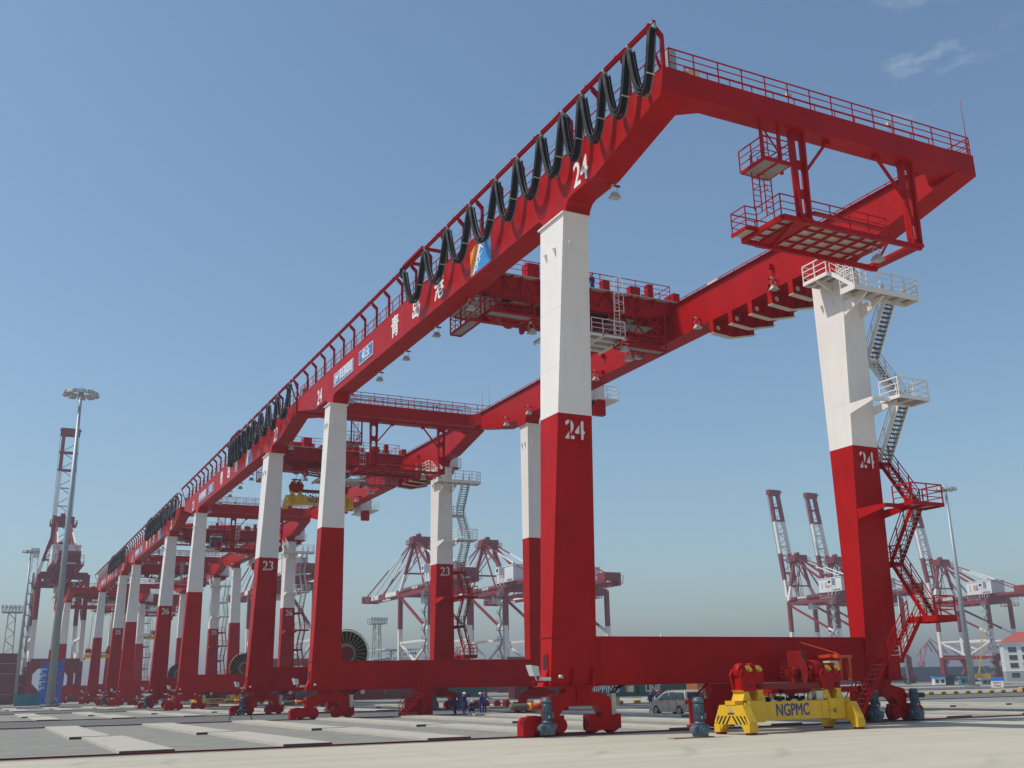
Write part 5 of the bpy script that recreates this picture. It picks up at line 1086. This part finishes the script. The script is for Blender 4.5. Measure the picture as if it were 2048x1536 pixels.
# ------------------------------------------------------------------ people
def person(x, y, rz, lb, hat, pose='stand', z=0, seed=0, arms=None, h=1.74):
    J = {'pel': (0,0,.94), 'sp': (0,-.01,1.12), 'ch': (0,0,1.34), 'nk': (0,.0,1.48), 'hd': (0,.02,1.60), 'ht': (0,.02,1.71),
         'sl': (-.18,0,1.42), 'sr': (.18,0,1.42), 'el': (-.24,.02,1.15), 'er': (.24,.02,1.15), 'wl': (-.22,.14,.93), 'wr': (.22,.14,.93), 'fl': (-.21,.19,.85), 'fr': (.21,.19,.85),
         'hl': (-.10,0,.92), 'hr': (.10,0,.92), 'kl': (-.12,.03,.50), 'kr': (.12,.03,.50), 'al': (-.13,-.02,.09), 'ar': (.13,-.02,.09), 'tl': (-.14,.13,.04), 'tr': (.14,.13,.04)}
    if pose == 'crouch':
        J.update(pel=(0,-.12,.42), sp=(0,-.05,.62), ch=(0,.08,.82), nk=(0,.13,.95), hd=(0,.18,1.05), ht=(0,.2,1.16), sl=(-.18,.08,.9), sr=(.18,.08,.9), el=(-.24,.25,.68), er=(.24,.25,.68), wl=(-.12,.42,.62), wr=(.12,.42,.62), fl=(-.08,.5,.6), fr=(.08,.5,.6), hl=(-.1,-.1,.4), hr=(.1,-.1,.4), kl=(-.18,.30,.48), kr=(.18,.28,.45))
    if pose == 'bend':
        J.update(sp=(0,.08,1.08), ch=(0,.28,1.24), nk=(0,.38,1.33), hd=(0,.47,1.38), ht=(0,.55,1.42), sl=(-.18,.27,1.26), sr=(.18,.27,1.26), el=(-.22,.36,1.0), er=(.22,.36,1.0), wl=(-.14,.5,.84), wr=(.14,.5,.84), fl=(-.1,.55,.78), fr=(.1,.55,.78))
    if pose == 'point': J.update(er=(.36,.12,1.30), wr=(.52,.32,1.28), fr=(.58,.40,1.28))
    if pose == 'folded': J.update(el=(-.27,.04,1.16), er=(.27,.04,1.16), wl=(-.08,.22,1.15), wr=(.08,.22,1.12), fl=(.0,.24,1.14), fr=(-.02,.24,1.1))
    if pose == 'walk': J.update(kl=(-.12,.16,.52), al=(-.13,.22,.12), tl=(-.14,.36,.10), kr=(.12,-.04,.5), ar=(.13,-.24,.12), tr=(.14,-.12,.05))
    names = list(J); E = [('pel','sp'),('sp','ch'),('ch','nk'),('nk','hd'),('hd','ht'),('ch','sl'),('sl','el'),('el','wl'),('wl','fl'),('ch','sr'),('sr','er'),('er','wr'),('wr','fr'),('pel','hl'),('hl','kl'),('kl','al'),('al','tl'),('pel','hr'),('hr','kr'),('kr','ar'),('ar','tr')]
    rad = dict(pel=.15, sp=.135, ch=.15, nk=.06, hd=.098, ht=.075, sl=.075, sr=.075, el=.055, er=.055, wl=.04, wr=.04, fl=.035, fr=.035, hl=.105, hr=.105, kl=.075, kr=.075, al=.055, ar=.055, tl=.045, tr=.045)
    me = bpy.data.meshes.new('person'); me.from_pydata([J[k] for k in names], [(names.index(a), names.index(b)) for a, b in E], []); o = bpy.data.objects.new('tmp', me); C.objects.link(o)
    o.modifiers.new('s', 'SKIN'); sv = me.skin_vertices[0].data
    for i, k in enumerate(names): sv[i].radius = (rad[k], rad[k]*.9); sv[i].use_root = k == 'pel'
    ss = o.modifiers.new('u', 'SUBSURF'); ss.levels = 2; ss.render_levels = 2
    dg = bpy.context.evaluated_depsgraph_get(); m2 = bpy.data.meshes.new_from_object(o.evaluated_get(dg)); bpy.data.objects.remove(o)
    m2.materials.clear()
    for mm in (OVR, SKN, BOOT): m2.materials.append(mm)
    hd = Vector(J['hd']); nk = Vector(J['nk'])
    for p in m2.polygons:
        c = p.center; p.use_smooth = True; k = 0
        if (c-hd).length < .15 or (c-Vector(J['ht'])).length < .12: k = 1
        if min((c-Vector(J['fl'])).length, (c-Vector(J['fr'])).length) < .075: k = 1
        if c.z < .11: k = 2
        p.material_index = k
    t = bpy.data.objects.new('person', m2); C.objects.link(t); t.location = (x, y, z); t.rotation_euler.z = rz; t.scale = (h/1.78,)*3
    tag(t, lb, 'person')
    dirn = (Vector(J['ht'])-hd).normalized(); M = MB(); c = hd+dirn*.055; q = dirn.to_track_quat('Z', 'Y')
    ring = [(.135,0),(.13,.05),(.105,.10),(.06,.13),(.0,.14)]
    prev = None; vs = []; fs = []
    for i, (rr, zz) in enumerate(ring):
        for k in range(14): a = 2*math.pi*k/14; vs.append(tuple(c+q @ Vector((rr*math.cos(a), rr*math.sin(a)*1.08, zz))))
    for i in range(len(ring)-1):
        for k in range(14): fs.append((i*14+k, i*14+(k+1) % 14, (i+1)*14+(k+1) % 14, (i+1)*14+k))
    M.add(vs, fs, 0, True); b0 = len(M.v)
    f = Vector((0,1,0)); M.add([c+Vector((-.12,.03,0)), c+Vector((.12,.03,0)), c+Vector((.07,.20,-.015)), c+Vector((-.07,.20,-.015)), c+Vector((-.12,.03,.02)), c+Vector((.12,.03,.02)), c+Vector((.07,.20,.0)), c+Vector((-.07,.20,.0))], [(3,2,1,0),(4,5,6,7),(0,1,5,4),(1,2,6,5),(2,3,7,6),(3,0,4,7)], 0)
    M.build('hard_hat', hat, t)
    return t
# the gang by the anchor frame under the rear sill of crane 24, and others
person(37.15, 85.5, R(40), 'worker in blue overalls bending beside the red anchor frame, leftmost of the group', HATR, 'bend', h=1.8)
person(37.75, 84.9, R(-150), 'worker in blue overalls and white helmet standing upright, second from left in the group', HATW, 'stand', h=1.9)
person(38.75, 85.5, R(150), 'worker in blue overalls crouching in the middle of the group', HATW, 'crouch', h=1.8)
person(39.35, 85.0, R(60), 'worker in blue overalls leaning towards the crouching one', HATW, 'folded', h=1.85)
person(39.85, 85.3, R(-60), 'worker in blue overalls with one arm held out, rightmost of the group', HATR, 'point', h=1.85)
person(48.9, 73.0, R(170), 'man in blue with red helmet, standing left of the van\'s bonnet', HATR, 'stand', h=1.8)
person(49.7, 73.1, R(100), 'man in blue with red helmet, directly behind the van\'s bonnet', HATR, 'folded', h=1.8)
person(50.15, 73.6, R(120), 'man in blue with red helmet, nearest the van\'s windscreen', HATR, 'stand', h=1.8)
person(XC+2.3, 61.9, R(10), 'worker in dark clothes standing on top of crane 24\'s trolley deck', HATR, 'stand', z=30.31, h=1.75)
person(118, 146, R(80), 'tiny worker in blue far out on the yard, under crane 24\'s sill', HATW, 'walk', h=1.8)

# steps standing under the rear sill of crane 24
t = empty('access_steps', (31.7, 84.2, 0), 0, label='red steps with handrails under the rear sill of crane 24', cat='steps')
flight(t, (2.1, 0, 2.15), (0, 0, .15), .4, 'y', RED, GLV, name='stair_flight')
M = MB(); M.bar((2.1,0,2.1), (2.1,0,0), .1, None, 0); M.bar((0,-.5,.05), (2.2,-.5,.05), .08, None, 0); M.bar((0,.5,.05), (2.2,.5,.05), .08, None, 0); M.build('support', RED, t)
# pile of loose rail clamps and timber behind crane 24
rs = random.Random(5)
for i in range(10):
    x = 44+i*1.25; M = MB(); M.box(-.35, .35, -.3, .3, .02, .62, 0); M.box(-.2, .2, -.33, .33, .62, .8, 0); M.cyl((-.3,-.35,.3),(-.3,-.28,.3), .12, 8, 0)
    o = M.build('rail_clamp', DRED, None, (x, 112.5+rs.uniform(-.4,.4), 0), rs.uniform(-.3,.3)); tag(o, 'dark red rail clamp in the row on the ground beyond the steps', 'rail clamp', 'dark red rail clamps laid out on the ground')
o = MB().box(-.8,.8,-.6,.6,.0,.9,0).box(-.85,.85,-.62,.62,.9,.96,0).build('wooden_crate', mat('crate_wood', (.52,.40,.22), .8), None, (62.5,101,0.01), R(-20)); tag(o, 'pale wooden crate on the road behind crane 24\'s near left bogie', 'crate')
hose = MB().tube([(19.6+.9*math.cos(R(a)), 88.6, .1+.7*max(0, math.sin(R(a)))) for a in range(0, 181, 15)], .04, 6, 0).build('hose', BLK, None); tag(hose, 'black hose standing up in an arch at the edge of the asphalt road', 'hose')

# ------------------------------------------------------------------ haze
hz = MB().box(-7100, 7100, -1300, 9100, -5.5, 118, 0).build('haze', [])
m = bpy.data.materials.new('haze_volume'); m.use_nodes = True; n = m.node_tree.nodes; n.remove(n['Principled BSDF']); pv = n.new('ShaderNodeVolumePrincipled')
pv.inputs['Color'].default_value = (.66, .665, .73, 1); pv.inputs['Density'].default_value = .00052; pv.inputs['Anisotropy'].default_value = .25
m.node_tree.links.new(pv.outputs[0], n['Material Output'].inputs['Volume']); hz.data.materials.append(m); tag(hz, kind='stuff')
